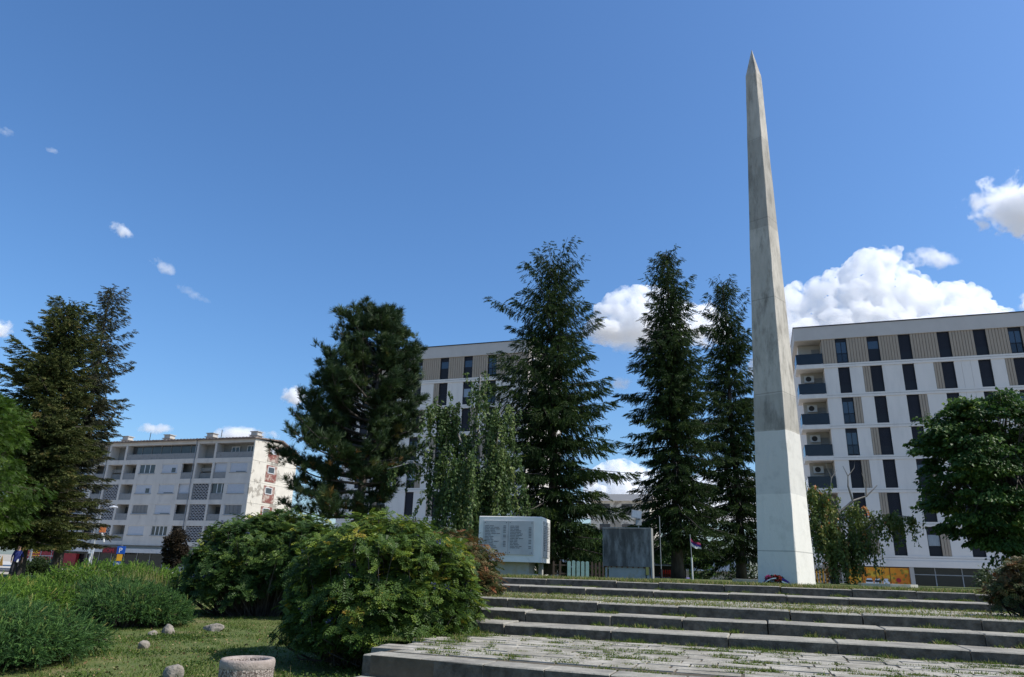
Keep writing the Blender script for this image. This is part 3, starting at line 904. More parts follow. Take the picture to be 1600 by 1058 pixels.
def oldwin(u0, u1, z0, z1, kind):
    """window set into the wall: kind 3/4 = lights, 'r' = roller down, 'rp' = roller mostly down with a small open corner, 'c' = curtained"""
    b = MB(); t = .05; y = W0+.06
    b.box(u0, u0+t, y, y+.1, z0, z1); b.box(u1-t, u1, y, y+.1, z0, z1); b.box(u0+t, u1-t, y, y+.1, z0, z0+t); b.box(u0+t, u1-t, y, y+.1, z1-t, z1)
    wn = part(b, 'window', M['pvc_white'])
    w_ = u1-u0
    b = MB()
    if kind in (3, 4):
        b.box(u0+t, u1-t, y+.06, y+.08, z0+t, z1-t); b.build('pane', M['pane_old'], wn, offo)
        b = MB()
        for i in range(1, kind): b.box(u0+w_*i/kind-.06, u0+w_*i/kind+.06, y+.01, y+.058, z0+t, z1-t)
        b.build('mullion', M['pvc_white'], wn, offo)
    elif kind == 'c':
        b.box(u0+t, u1-t, y+.06, y+.08, z0+t, z1-t); b.build('curtain', M['curtain'], wn, offo)
        b = MB()
        for i in range(1, 4): b.box(u0+w_*i/4-.03, u0+w_*i/4+.03, y+.01, y+.058, z0+t, z1-t)
        b.build('mullion', M['parapet_grey'], wn, offo)
    else:
        lift = {'r': 0, 'rp': .42, 'rm': .12}[kind]
        b.box(u0+t, u1-t, y+.03, y+.06, z0+t+lift*(z1-z0)*0, z1-t)
        b.build('roller_shutter', M['roller_pale'], wn, offo)
        if kind == 'rp':
            b = MB(); b.box(u0+w_*.62, u0+w_*.86, y+.005, y+.029, z0+.12, z0+.78); b.build('pane', M['pane_old'], wn, offo)
        if kind == 'rm':
            b = MB(); b.box(u0+w_*.35, u0+w_*.92, y+.005, y+.029, z0+.06, z0+.16); b.build('pane', M['pane_old'], wn, offo)
    b = MB(); b.box(u0-.08, u1+.08, W0-.09, W0+.055, z0-.07, z0-.003); b.build('sill', M['parapet_grey'], wn, offo)
def infill(u0, u1, z0, z1, wins):
    """wall of one storey with window holes"""
    wall = MB(); x = u0
    for a, e, y0, y1 in wins:
        wall.box(x, a, W0, W0+.3, z0, z1); wall.box(a, e, W0, W0+.3, z0, y0); wall.box(a, e, W0, W0+.3, y1, z1); x = e
    wall.box(x, u1, W0, W0+.3, z0, z1)
    part(wall, 'wall', M['old_render'])
def balcony(u0, u1, z0, z1, style, k):
    """recessed balcony: parapet/rail, back door"""
    b = MB(); b.box(u0, u1, W0+.05, W0+.12, z0, z0+.85)
    pp = part(b, 'balcony_parapet', M['parapet_grey'])
    b = MB(); b.box(u0, u1, W0+.03, W0+.10, z0+.87, z0+.92); b.build('handrail', M['galv'], pp, offo)
    if style == 'roller':
        b = MB(); b.box(u0+.02, u1-.02, W0+.2, W0+.24, z0+.7, z1); part(b, 'roller_shutter', M['roller_pale'])
    elif style == 'glazed':
        b = MB(); b.box(u0, u1, W0+.2, W0+.22, z0+.85, z1); q = part(b, 'pane', M['pane_old'])
        b = MB(); b.box(u0+(u1-u0)*.42, u0+(u1-u0)*.47, W0+.15, W0+.199, z0+.85, z1); b.box(u0+(u1-u0)*.78, u0+(u1-u0)*.82, W0+.15, W0+.199, z0+.85, z1); b.box(u0+(u1-u0)*.47, u0+(u1-u0)*.78, W0+.15, W0+.199, z0+.9, z0+.96); b.build('mullion', M['pvc_white'], q, offo)
    else:
        b = MB(); x = u0+(.15 if k % 2 else .9); b.box(x, x+.75, W0+1.50, W0+1.548, z0, z1-.25); part(b, 'balcony_door', M['pane_old'])
def stair(u0, u1, z0, z1, r):
    if r >= 2:                                                        # pierced blocks
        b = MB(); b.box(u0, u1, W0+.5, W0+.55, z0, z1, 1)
        nr = 10; h = (z1-z0)/nr
        for i in range(nr+1): b.box(u0, u1, W0+.08, W0+.30, z0+i*h-.035, z0+i*h+.035, 0)
        n = 5; d = (u1-u0)/n
        for i in range(nr):
            for j in range(n+1):
                x = u0+(j+(.5 if i % 2 else 0))*d
                if x+.05 < u1: b.box(x-.05, x+.05, W0+.09, W0+.29, z0+i*h+.0352, z0+(i+1)*h-.0352, 0)
        part(b, 'pierced_panel', [M['block_pale'], M['block_dark']])
    elif r == 1:
        b = MB(); b.box(u0, u1, W0+.9, W0+1.1, z0, z0+.95); b.box(u0, u1, W0+1.0, W0+1.1, z0+1.15, z0+1.7); part(b, 'stair_parapet', M['loggia_grey'])
bays = [  # (offset module, rows: list of (winA, winB) kinds for the wide wall between balconies)
    [None, (3, 'rp2'), ('rp', 'rm'), ('c', 'rm'), ('r', 4)],
    [None, ('r', 3), (3, 'r'), ('rp', 'c'), (4, 'r')]]
for r, (z0, z1) in enumerate(LZ):
    zt = z1-.0
    # right end wall with one window
    if r:
        wz0, wz1 = (z1-1.42, z1-.04)
        infill(-72.6, UR-.2, z0, z1, [(-71.95, -69.0, wz0, wz1)])
        oldwin(-71.95, -69.0, wz0, wz1, {1: 'rm', 2: 'r', 3: 'c', 4: 'r'}[r])
    for mod in (0, 1):
        o = -MOD*mod
        us = (-78.1+o, -75.2+o)
        stair(us[0], us[1], z0, z1, r)
        for px in (-75.2+o, -78.45+o): pb = MB(); pb.box(px, px+(.36 if px == -75.2+o else .34), W0-.05, W0+1.54, z0, z1); part(pb, 'pier', M['old_render'])
        if r:
            balcony(-74.83+o, -72.62+o, z0, z1, {1: 'roller', 2: 'glazed', 3: 'open', 4: 'open'}[r] if mod == 0 else ['open', 'open', 'open', 'open', 'open'][r], r)
            balcony(-80.72+o, -78.46+o, z0, z1, {1: 'open', 2: 'roller', 3: 'open', 4: 'open'}[r] if mod == 0 else 'open', r+1)
            wz0, wz1 = (z1-1.40, z1-.06)
            a = (-88.75+o, -85.75+o); c = (-84.4+o, -81.5+o)
            lo = -89.42+o if mod == 0 else ULF
            infill(lo, -80.73+o, z0, z1, [(*a, wz0, wz1), (*c, wz0, wz1)])
            ka, kc = bays[mod][r]
            oldwin(*a, wz0, wz1, ka); oldwin(*c, wz0, wz1, 'rp' if kc == 'rp2' else kc)
            if mod == 0: pass
        else:
            b = MB()
            b.box(-92.0+.3+o if mod == 0 else ULF, -78.46+o, W0+.05, W0+.13, z0, z0+.85)
            part(b, 'balcony_parapet', M['parapet_grey'])
            if mod == 0:
                b = MB(); b.box(-91.6, -78.5, W0+.9, W0+.92, z0+.86, z1); g = part(b, 'pane', M['pane_old'])
                for x in np.linspace(-91.6, -78.6, 8):
                    b = MB(); b.box(x, x+.08, W0+.84, W0+.9, z0+.86, z1); b.build('mullion', M['loggia_grey'], g, offo)
    if r == 0:
        b = MB(); b.box(-74.83, UR-.2, W0+.05, W0+.13, z0, z0+.85); part(b, 'balcony_parapet', M['parapet_grey'])
        for x0, x1, y0, y1 in ((-73.35, -71.9, 15.25, 16.15), (-70.6, -69.2, 14.3, 16.25)):
            b = MB(); t = .1
            b.box(x0, x1, W0+1.45, W0+1.5, y0, y1, 1)
            for q in ((x0, x0+t), ((x0+x1)/2-t/2, (x0+x1)/2+t/2), (x1-t, x1)): b.box(*q, W0+1.38, W0+1.449, y0, y1, 0)
            b.box(x0, x1, W0+1.39, W0+1.448, y1-t, y1, 0); b.box(x0, x1, W0+1.39, W0+1.448, y0, y0+t, 0)
            part(b, 'window', [M['pvc_white'], M['pane_old']])
for u in (-75.2-3.42, -75.2-3.42-MOD):
    b = MB(); b.tube([(u, W0-.1, 17.), (u, W0-.1, 1.9)], .06, 6); part(b, 'downpipe', M['galv'])
# roof: low pitched tiles, chimneys, aerials
b = MB(); b.add([(ULF-.3, W0-.45, 16.98), (UR+.25, W0-.45, 16.98), (UR+.25, W0+6.1, 17.55), (ULF-.3, W0+6.1, 17.55), (UR+.25, W0+10.9, 15.95), (ULF-.3, W0+10.9, 15.95),
                  (ULF-.3, W0-.45, 17.16), (UR+.25, W0-.45, 17.16), (UR+.25, W0+6.1, 17.73), (ULF-.3, W0+6.1, 17.73), (UR+.25, W0+10.9, 16.1), (ULF-.3, W0+10.9, 16.1)],
                 [(0, 1, 2, 3), (3, 2, 4, 5), (7, 6, 9, 8), (8, 9, 11, 10), (0, 6, 7, 1), (1, 7, 8, 2), (2, 8, 10, 4), (5, 4, 10, 11), (0, 3, 9, 6), (3, 5, 11, 9)])
for i in range(70):
    x = ULF+i*.59; b.box(x, x+.3, W0-.5, W0-.3, 17.02+.03*(i % 3), 17.20+.03*rs.random())
roof = part(b, 'roof', M['roof_tile'])
for u in (-95.0, -86.6, -78.4, -70.3, -103.5):
    b = MB(); b.box(u-.62, u+.62, W0+2.0, W0+3.2, 17.2, 17.86); b.box(u-.78, u+.78, W0+1.85, W0+3.35, 17.863, 17.96)
    b.box(u-.58, u+.58, W0+2.1, W0+3.1, 17.963, 18.42); b.box(u-.7, u+.7, W0+1.95, W0+3.25, 18.423, 18.52)
    b.build('chimney', M['chimney'], roof, offo)
for u in (-92.6, -83.5, -75.3, -72.8, -99):
    b = MB(); b.box(u-.55, u+.55, W0+4.2, W0+5.2, 17.4, 17.95); b.build('roof_vent', M['chimney'], roof, offo)
for u in (-76.6, -90.4):
    b = MB(); b.tube([(u, W0+2.5, 17.2), (u, W0+2.5, 19.0)], .05, 5); b.build('aerial', M['dark_flashing'], roof, offo)
# ground floor
b = MB(); b.box(ULF+.2, UR-.3, W0+.6, W0+10.2, STREET, 1.79); part(b, 'shop_wall', M['loggia_beige'])
b = MB(); b.box(-101.2, -81.2, W0+.50, W0+.58, STREET+.35, .75); part(b, 'shop_glazing', M['shop_dark'])
for x in np.arange(-101, -81, 2.4):
    b = MB(); b.box(x, x+.09, W0+.42, W0+.499, STREET+.1, .75); part(b, 'shop_frame', M['galv'])
b = MB(); b.box(-101.4, -78.15, W0-.9, W0+.55, .72, 1.30); part(b, 'awning', M['awning'])
b = MB(); b.box(-78.1, -73.6, W0-.25, W0+.5, .62, 1.34); sg = part(b, 'shop_sign', M['sign_cream'])
b = MB(); add_text(b, 'UNITEH', .62, -77.95, W0-.26, .76, width=3.75); b.build('lettering', M['letter_dark'], sg, offo)
b = MB()
for x in (-78.0, -75.6, -75.2, -73.7): b.box(x, x+.18, W0+.40, W0+.58, STREET, .6)
for z in (STREET+.02, -.35, .45): b.box(-78.0, -73.5, W0+.42, W0+.56, z, z+.13)
df = part(b, 'shop_door', M['pvc_white'])
b = MB(); b.box(-78, -73.5, W0+.57, W0+.595, STREET, .6); b.build('pane', M['shop_dark'], df, offo)
b = MB(); b.box(-91.75, -88.3, W0-1.02, W0-.91, .55, 1.42); sg = part(b, 'shop_sign', M['sign_maroon'])
b = MB(); add_text(b, 'BOM', .72, -91.6, W0-1.03, .72, width=2.0); b.build('lettering', M['letter_red'], sg, offo)
b = MB(); b.box(ULF+.1, -101.45, W0+.2, W0+.5, STREET, 1.5); b.box(-100.8, -97.5, W0-.2, W0+.3, STREET, .4); part(b, 'shop_front', M['shop_red'])
b = MB()
for z in (-.9, -.1, .7): b.box(ULF+.2, -101.5, W0+.15, W0+.199, z, z+.09)
for x in (-107.5, -105.2, -103.0): b.box(x, x+.08, W0+.13, W0+.149, STREET, 1.4)
part(b, 'shop_bar', M['awning'])
# ------------------------------------------------------------ foliage materials
LM = {}
LM['spruce'] = leafmat('spruce_needles', [(0.000, (0.020, 0.040, 0.011)), (0.600, (0.037, 0.071, 0.018)), (0.900, (0.075, 0.113, 0.021)), (1.000, (0.103, 0.146, 0.025))], .6, .15, .25)
LM['spruce_olive'] = leafmat('spruce_needles_olive', [(0.000, (0.031, 0.048, 0.014)), (0.550, (0.072, 0.090, 0.023)), (0.850, (0.128, 0.135, 0.036)), (1.000, (0.223, 0.173, 0.066))], .65, .15, .2)
LM['spruce_brown'] = leafmat('spruce_needles_browned', [(0.000, (0.032, 0.041, 0.021)), (0.500, (0.070, 0.081, 0.041)), (0.800, (0.128, 0.119, 0.065)), (1.000, (0.205, 0.167, 0.101))], .7, .15, .2)
LM['pine'] = leafmat('pine_needles', [(0.000, (0.019, 0.039, 0.014)), (0.600, (0.041, 0.072, 0.023)), (0.930, (0.081, 0.117, 0.032)), (1.000, (0.265, 0.142, 0.040))], .55, .18, .3)
LM['birch'] = leafmat('birch_leaves', [(0.000, (0.039, 0.073, 0.022)), (0.600, (0.085, 0.137, 0.036)), (1.000, (0.209, 0.257, 0.076))], .55, .35, .3)
LM['willow'] = leafmat('sparse_tree_leaves', [(0.000, (0.063, 0.103, 0.029)), (0.600, (0.137, 0.186, 0.043)), (0.900, (0.273, 0.261, 0.072)), (1.000, (0.503, 0.186, 0.057))], .55, .35, .3)
LM['linden'] = leafmat('linden_leaves', [(0.000, (0.029, 0.068, 0.015)), (0.600, (0.063, 0.122, 0.024)), (0.920, (0.125, 0.210, 0.041)), (1.000, (0.295, 0.379, 0.080))], .5, .38, .25)
LM['locust'] = leafmat('bright_tree_leaves', [(0.000, (0.032, 0.068, 0.008)), (0.600, (0.065, 0.125, 0.013)), (1.000, (0.132, 0.197, 0.023))], .5, .42, .3)
LM['purple'] = leafmat('purple_leaves', [(0, (.020, .018, .012)), (.6, (.045, .034, .022)), (1, (.085, .060, .035))], .5, .25, .3)
LM['mahonia'] = leafmat('mahonia_leaves', [(0.000, (0.029, 0.061, 0.011)), (0.550, (0.072, 0.127, 0.020)), (0.820, (0.178, 0.236, 0.025)), (0.970, (0.319, 0.302, 0.038)), (1.000, (0.383, 0.242, 0.043))], .50, .30, .25)
LM['mahonia_dark'] = leafmat('mahonia_leaves_dark', [(0.000, (0.022, 0.051, 0.011)), (0.600, (0.054, 0.102, 0.021)), (0.920, (0.124, 0.184, 0.029)), (1.000, (0.315, 0.305, 0.035))], .48, .28, .25)
LM['mahonia_red'] = leafmat('mahonia_leaves_red', [(0.000, (0.025, 0.046, 0.016)), (0.350, (0.065, 0.087, 0.026)), (0.650, (0.138, 0.099, 0.035)), (1.000, (0.258, 0.099, 0.041))], .5, .32, .25)
LM['berry'] = leafmat('mahonia_berries', [(0, (.020, .025, .06)), (1, (.055, .065, .13))], .6, 0, .3)
LM['juniper'] = leafmat('juniper_sprays', [(0.000, (0.027, 0.064, 0.019)), (0.500, (0.055, 0.121, 0.032)), (0.900, (0.112, 0.202, 0.043)), (1.000, (0.264, 0.257, 0.076))], .6, .25, .2)
LM['juniper_bright'] = leafmat('juniper_sprays_bright', [(0.000, (0.043, 0.094, 0.016)), (0.500, (0.101, 0.189, 0.025)), (0.920, (0.180, 0.286, 0.040)), (1.000, (0.431, 0.361, 0.098))], .6, .28, .2)
LM['weed'] = leafmat('weed_leaves', [(0, (.03, .06, .012)), (.7, (.075, .13, .02)), (1, (.16, .19, .04))], .55, .35, .25)
LM['shrub'] = leafmat('hedge_leaves', [(0, (.02, .04, .012)), (1, (.06, .09, .025))], .5, .3, .3)

def G(seed): return np.random.default_rng(seed)
def ground_at(x, y): return float(lawn_z(np.array(x), np.array(y)))

def base_fol(parts, name, m, parent, base):
    V, Fq, r = merge(parts)
    return mesh_np(name, V-np.array(base)[None], Fq, r, m, parent)

def conifer(name, label, x, y, zb, H, R, seed, m, bark='bark', prof=.75, h0=.8, droop=.5, hang=.8, dens=1., trunk_r=.24, step=.42, asym=None, lean=(0, 0), shoot=.42, group=None, up=.15, gaps=.12, thick=1., rbot=.9):
    """spruce: tapered trunk, whorls of drooping limbs, curtains of shoots hanging from every limb"""
    g = G(seed)
    root = thing(name, label, 'tree', (x, y, zb), group=group)
    tr = MB(); n = 12
    ax = lambda h: np.array([lean[0]*h/H+.06*math.sin(h*.6+seed), lean[1]*h/H+.06*math.cos(h*.5), h])
    tr.tube([tuple(ax(H*i/n*.99)) for i in range(n+1)], [trunk_r*(1-.93*i/n)*(1.25 if i == 0 else 1) for i in range(n+1)], 9)
    tr.build('trunk', M[bark], root, smooth=True)
    lim = MB(); P, D, SC, RN, LN = [], [], [], [], []
    h = h0
    while h < H-.25:
        k = h/H
        env = R*((1-k)**prof)*(rbot+(1-rbot)*min(1, k*5))+.12
        nb = g.integers(6, 9) if k < .85 else 6
        a0 = g.uniform(0, 2*PI)
        for i in range(nb):
            a = a0+2*PI*i/nb+g.uniform(-.35, .35)
            if g.random() < gaps: continue
            L_ = env*g.uniform(.42, 1.22)*(1+.16*math.sin(h*3.1+seed)*math.cos(2*a+h))
            if asym: L_ *= asym(a, k)
            if L_ < .1: continue
            d2 = np.array([math.cos(a), math.sin(a), 0])
            rise = up+1.0*k*k; dr = droop*(1-k)**.6*g.uniform(.7, 1.3)
            t = np.linspace(0, 1, 7)
            pts = ax(h)[None]+d2[None]*(L_*t)[:, None]
            pts[:, 2] += L_*(rise*t-dr*t**1.6+.22*dr*t**4)
            lim.tube([tuple(p) for p in pts], [max(.008, trunk_r*.20*(1-k*.6)*(1-.9*q)) for q in t], 5, cap=False)
            ns = max(8, int(L_*46*dens))
            ts = g.uniform(.04, 1, ns)**.9
            px = np.stack([np.interp(ts, t, pts[:, j]) for j in range(3)], 1)
            side = np.array([-d2[1], d2[0], 0])
            sgn = g.choice([-1, 1], ns)
            spread = g.uniform(.15, 1, ns)*(1-.55*ts)*L_*.30
            px = px+side[None]*(sgn*spread)[:, None]+g.normal(size=(ns, 3))*.05
            px[:, 2] -= spread*.30
            dd = d2[None]*g.uniform(.3, .9, ns)[:, None]+side[None]*(sgn*g.uniform(.1, .8, ns))[:, None]
            dd[:, 2] = -hang*g.uniform(.4, 1.5, ns)+.1
            tipm = ts > .86
            dd[tipm, 2] *= .25
            P.append(px); D.append(dd); SC.append(shoot*g.uniform(.55, 1.35, ns)*(.72+.4*min(1, 2*(1-k))))
            RN.append(np.clip(g.normal(.42, .22, ns)+.22*(ts-.5), 0, 1))
        h += step*(1-.35*k)*g.uniform(.8, 1.2)
    # leader and its short shoots
    nt_ = 60
    tz = g.uniform(H*.88, H, nt_)
    P.append(np.stack([ax(z) for z in tz])); dd = np.stack([np.cos(g.uniform(0, 6.28, nt_)), np.sin(g.uniform(0, 6.28, nt_)), g.uniform(.2, 1.1, nt_)], 1)
    D.append(dd); SC.append(g.uniform(.15, .35, nt_)); RN.append(g.random(nt_))
    lim.build('limbs', M[bark], root)
    P, D, SC, RN = map(np.concatenate, (P, D, SC, RN))
    n = len(P)
    sc3 = np.stack([SC*thick*.95, SC*thick*.95, SC], 1)
    V, Fq, r = scatter(T_SHOOT[0], T_SHOOT[1], P, frames(D, g.uniform(0, 6.28, n)), sc3, RN)
    r = np.clip(r+g.normal(size=len(r))*.05, 0, 1)
    mesh_np('crown', V, Fq, r, m, root)
    return root

def pine(name, label, x, y, zb, H, R, seed, m):
    g = G(seed)
    root = thing(name, label, 'tree', (x, y, zb))
    tr = MB(); ax = lambda h: np.array([.5*math.sin(h/H*2.2)*h/H, .1*math.sin(h), h])
    tr.tube([tuple(ax(H*i/12*.97)) for i in range(13)], [.27*(1-.9*i/12)*(1.3 if i == 0 else 1) for i in range(13)], 10)
    tr.build('trunk', M['bark'], root, smooth=True)
    lim = MB(); P, D, SC, RN = [], [], [], []
    h = H*.24
    while h < H-.2:
        k = (h/H-.22)/.78
        env = R*min(1, .75+1.6*k)*(1-k**1.7)**.70+.22
        for i in range(g.integers(4, 7)):
            a = g.uniform(0, 2*PI)
            L_ = env*g.uniform(.6, 1.05)
            if math.cos(a) > 0: L_ *= .68
            if k < .22 and math.cos(a) > -.1: L_ *= .70                # long low limbs only on the left
            if k < .16 and g.random() < (.6 if math.cos(a) > -.1 else .2): continue
            d2 = np.array([math.cos(a), math.sin(a), 0]); side = np.array([-d2[1], d2[0], 0])
            t = np.linspace(0, 1, 7)
            pts = ax(h)[None]+d2[None]*(L_*t)[:, None]+side[None]*(.12*L_*np.sin(t*3+g.uniform(0, 6)))[:, None]
            pts[:, 2] += L_*((-.12+.75*k)*t+.22*t**3)
            lim.tube([tuple(p) for p in pts], [max(.012, .085*(1-k*.5)*(1-.85*q)) for q in t], 5, cap=False)
            for j in range(int(4+L_*3.9)):
                ts = g.uniform(.28, 1)
                p0 = np.array([np.interp(ts, t, pts[:, q]) for q in range(3)])
                sl_ = g.uniform(.25, .95)*(1.1-.5*ts)*min(1, L_/1.6)
                dd = d2*g.uniform(.2, 1)+side*g.uniform(-1, 1)+np.array([0, 0, g.uniform(-.1, .7)]); dd /= np.linalg.norm(dd)
                p1 = p0+dd*sl_+np.array([0, 0, .15*sl_])
                lim.tube([tuple(p0), tuple(p1)], [.018, .008], 4, cap=False)
                nn = g.integers(5, 9)
                P.append(p0+(p1-p0)*np.linspace(.45, 1.05, nn)[:, None]+g.normal(size=(nn, 3))*.09)
                q = dd[None]*.8+g.normal(size=(nn, 3))*.35; q[:, 2] += .75
                D.append(q); SC.append(g.uniform(.20, .36, nn)); RN.append(np.clip(np.full(nn, g.normal(.45, .2))+g.normal(size=nn)*.08, 0, .95))
        h += .34*g.uniform(.8, 1.2)
    nt_ = 40
    P.append(np.stack([ax(z) for z in g.uniform(H*.93, H, nt_)])+g.normal(size=(nt_, 3))*.14); q = g.normal(size=(nt_, 3))*.4; q[:, 2] += 1
    D.append(q); SC.append(g.uniform(.2, .32, nt_)); RN.append(g.uniform(.2, .8, nt_))
    lim.build('limbs', M['bark'], root)
    P, D, SC, RN = map(np.concatenate, (P, D, SC, RN))
    rust = (np.abs(P[:, 2]-H*.34) < 1.4) & (g.random(len(P)) < .05); RN[rust] = 1
    V, Fq, r = scatter(T_TUFT[0], T_TUFT[1], P, frames(D, g.uniform(0, 6.28, len(P))), SC, RN)
    mesh_np('crown', V, Fq, r, m, root)
    return root

def limbs_rec(g, lim, p, d, L_, r, depth, tips, spread=.7, upb=.15, taper=.62):
    """recursive limbs; collects twig ends"""
    n = 4; pts = [np.array(p, float)]; dd = np.array(d, float)
    for i in range(n):
        dd = dd+g.normal(size=3)*.16+np.array([0, 0, upb*.25]); dd /= np.linalg.norm(dd)
        pts.append(pts[-1]+dd*L_/n)
    lim.tube([tuple(q) for q in pts], [r*(1-(1-taper)*i/n) for i in range(n+1)], 6 if r > .04 else 4, cap=False)
    if depth == 0:
        tips.append((pts[-1], dd)); tips.append((pts[2], dd)); return
    for i in range(3 if depth > 1 else 4):
        q = pts[g.integers(2, n+1)] if i else pts[-1]
        nd = dd+g.normal(size=3)*spread; nd[2] += upb; nd /= np.linalg.norm(nd)
        limbs_rec(g, lim, q, nd, L_*g.uniform(.58, .82), r*taper*.8, depth-1, tips, spread, upb, taper)

def broadleaf(name, label, x, y, zb, trunk_h, crown, nclump, per, seed, m, leaf=.16, trunk_r=.2, bark='bark', droop=.55, tmpl=None, flat=.45, clump_r=.55, thing_kw=None, fill=.35, lumps=6):
    """round-crowned tree: limbs to every leaf clump; clumps lie in drooping layers on a lumpy outer surface with gaps"""
    g = G(seed)
    root = thing(name, label, 'tree', (x, y, zb), **(thing_kw or {}))
    (cx, cy, cz), (rx, ry, rz) = crown
    d = g.normal(size=(nclump*3, 3)); d /= np.linalg.norm(d, axis=1, keepdims=True)
    ld = g.normal(size=(lumps*2, 3)); ld /= np.linalg.norm(ld, axis=1, keepdims=True)
    lump = (np.maximum(0, d@ld.T)**6*g.uniform(.2, 1, lumps*2)).max(1)
    rr = np.where(g.random(len(d)) < fill, g.uniform(.25, .8, len(d)), g.uniform(.80, 1.0, len(d)))*(.78+.32*lump)
    keep = g.random(len(d)) < (.30+.7*lump)
    d, rr = d[keep][:nclump], rr[keep][:nclump]
    C = np.array([cx, cy, cz])+d*rr[:, None]*np.array([rx, ry, rz])
    tr = MB(); lim = MB()
    top = np.array([cx*.6, cy*.6, cz+rz*.35])
    tp = [np.array([0, 0, 0.])*(1-t)+top*t+np.array([.12*math.sin(5*t+seed), .1*math.sin(4*t), 0]) for t in np.linspace(0, 1, 7)]
    tr.tube([tuple(p) for p in tp], [trunk_r*(1-.8*t)*(1.3 if t == 0 else 1) for t in np.linspace(0, 1, 7)], 9)
    tr.build('trunk', M[bark], root, smooth=True)
    for c in C[::2]:
        t = g.uniform(.35, .95); i = min(5, int(t*6)); p = tp[i]+(tp[i+1]-tp[i])*(t*6-i)
        mid_ = (p+c)/2+np.array([0, 0, .2])+g.normal(size=3)*.15
        lim.tube([tuple(p), tuple(mid_), tuple(c)], [trunk_r*.22, trunk_r*.13, .012], 4, cap=False)
    lim.build('limbs', M[bark], root)
    n = len(C)*per
    ci = np.repeat(np.arange(len(C)), per)
    cr = clump_r*g.uniform(.55, 1.35, len(C))
    loc = g.normal(size=(n, 3)); loc /= np.linalg.norm(loc, axis=1, keepdims=True)
    loc *= g.uniform(.15, 1, (n, 1))**.6*cr[ci][:, None]
    out = d[ci]
    hor = np.hypot(loc[:, 0], loc[:, 1])
    loc[:, 2] = loc[:, 2]*flat-droop*hor**1.5*.6
    pos = C[ci]+loc
    dirs = out*.5+loc/np.maximum(cr[ci][:, None], .1)*.8+g.normal(size=(n, 3))*.35
    dirs[:, 2] -= droop
    T, TF = tmpl or T_LEAF
    cv = g.normal(.45, .20, len(C))
    V, Fq, r = scatter(T, TF, pos, frames(dirs, g.uniform(-1.2, 1.2, n)), leaf*g.uniform(.7, 1.3, n), np.clip(cv[ci]+g.normal(size=n)*.16, 0, 1))
    mesh_np('crown', V, Fq, r, m, root)
    return root

def weeping(name, label, x, y, zb, limbs, strands, seed, m, leaf=.085, trunk=None, bark='bark_pale', per=46, extra=None, dead=None, thing_kw=None):
    """weeping tree: arching limbs given as 3-D polylines, thin hanging strands with small leaves"""
    g = G(seed)
    root = thing(name, label, 'tree', (x, y, zb), **(thing_kw or {}))
    tr = MB(); tr.tube(trunk[0], trunk[1], 9); tr.build('trunk', M[bark], root, smooth=True)
    lm = MB()
    for pts, r, *_ in limbs: lm.tube(pts, [r*(1-.75*i/(len(pts)-1)) for i in range(len(pts))], 6)
    lm.build('limbs', M[bark], root)
    if dead:
        dm = MB()
        for pts, r in dead: dm.tube(pts, [r*(1-.8*i/(len(pts)-1)) for i in range(len(pts))], 5)
        dm.build('dead_branch', M['deadwood'], root)
    P, D, SC, RN = [], [], [], []; tw = MB()
    for li, (pts, r, ns, lmin, lmax, sp) in enumerate(limbs):
        pts = np.array(pts, float); tt = np.linspace(0, 1, len(pts))
        for k in range(ns):
            t = g.uniform(.15, 1)
            p = np.array([np.interp(t, tt, pts[:, j]) for j in range(3)])+g.normal(size=3)*np.array([sp, sp, sp*.5])
            L_ = g.uniform(lmin, lmax); n = int(per*L_)
            s = np.sort(g.uniform(0, 1, n)); sw = g.normal(size=2)*.16
            q = p[None]+np.stack([sw[0]*s*L_+.02*np.sin(s*9+k), sw[1]*s*L_, .18*np.sin(s*2.6)-s*L_], 1)
            q = q+g.normal(size=(n, 3))*.045
            P.append(q); dd = g.normal(size=(n, 3))*.5; dd[:, 2] -= .8; D.append(dd)
            SC.append(leaf*g.uniform(.7, 1.4, n)); RN.append(np.clip(g.normal(.45, .22)+g.normal(size=n)*.12, 0, 1))
            e = q[-1]
            if k % 2 == 0: tw.tube([tuple(p), tuple((p+e)/2+np.array([0, 0, .1])), tuple(e)], .006, 3, cap=False)
    tw.build('twigs', M['bark'], root)
    P, D, SC, RN = map(np.concatenate, (P, D, SC, RN))
    V, Fq, r = scatter(T_LEAF[0]*np.array([1.2, 1, 1.3]), T_LEAF[1], P, frames(D, g.uniform(0, 6.28, len(P))), SC, RN)
    mesh_np('crown', V, Fq, r, m, root)
    return root

# ------------------------------------------------------------ trees
kw = dict(droop=.55, hang=1.05, shoot=.36)
conifer('spruce_tree', 'tallest dark spruce with long hanging boughs behind the pale memorial block', 2.35, 38.0, TERR, 17.2, 3.75, 11, LM['spruce'], prof=.33, step=.50, trunk_r=.30,
        asym=lambda a, k: (1.22 if (math.cos(a) < -.5 and .50 < k < .62) or (math.cos(a) < -.5 and .74 < k < .84) else 1.0)*(.72 if .62 < k < .70 else 1), group='dark spruces on the terrace', gaps=.14, up=.22, droop=.48, hang=1.1, shoot=.38)
conifer('spruce_tree', 'dark narrow spruce with a clear lower trunk between the dark stone and the obelisk', 9.35, 40.0, TERR, 19.1, 3.1, 23, LM['spruce'], prof=.50, step=.46, h0=1.9, trunk_r=.31, group='dark spruces on the terrace', gaps=.10, up=.10, **kw)
conifer('spruce_tree', 'dark spruce closest to the obelisk and partly hidden by it', 13.7, 43.0, TERR, 18.4, 2.85, 37, LM['spruce'], prof=.42, step=.54, h0=1.4, trunk_r=.27, group='dark spruces on the terrace', gaps=.18, up=.16, **kw)
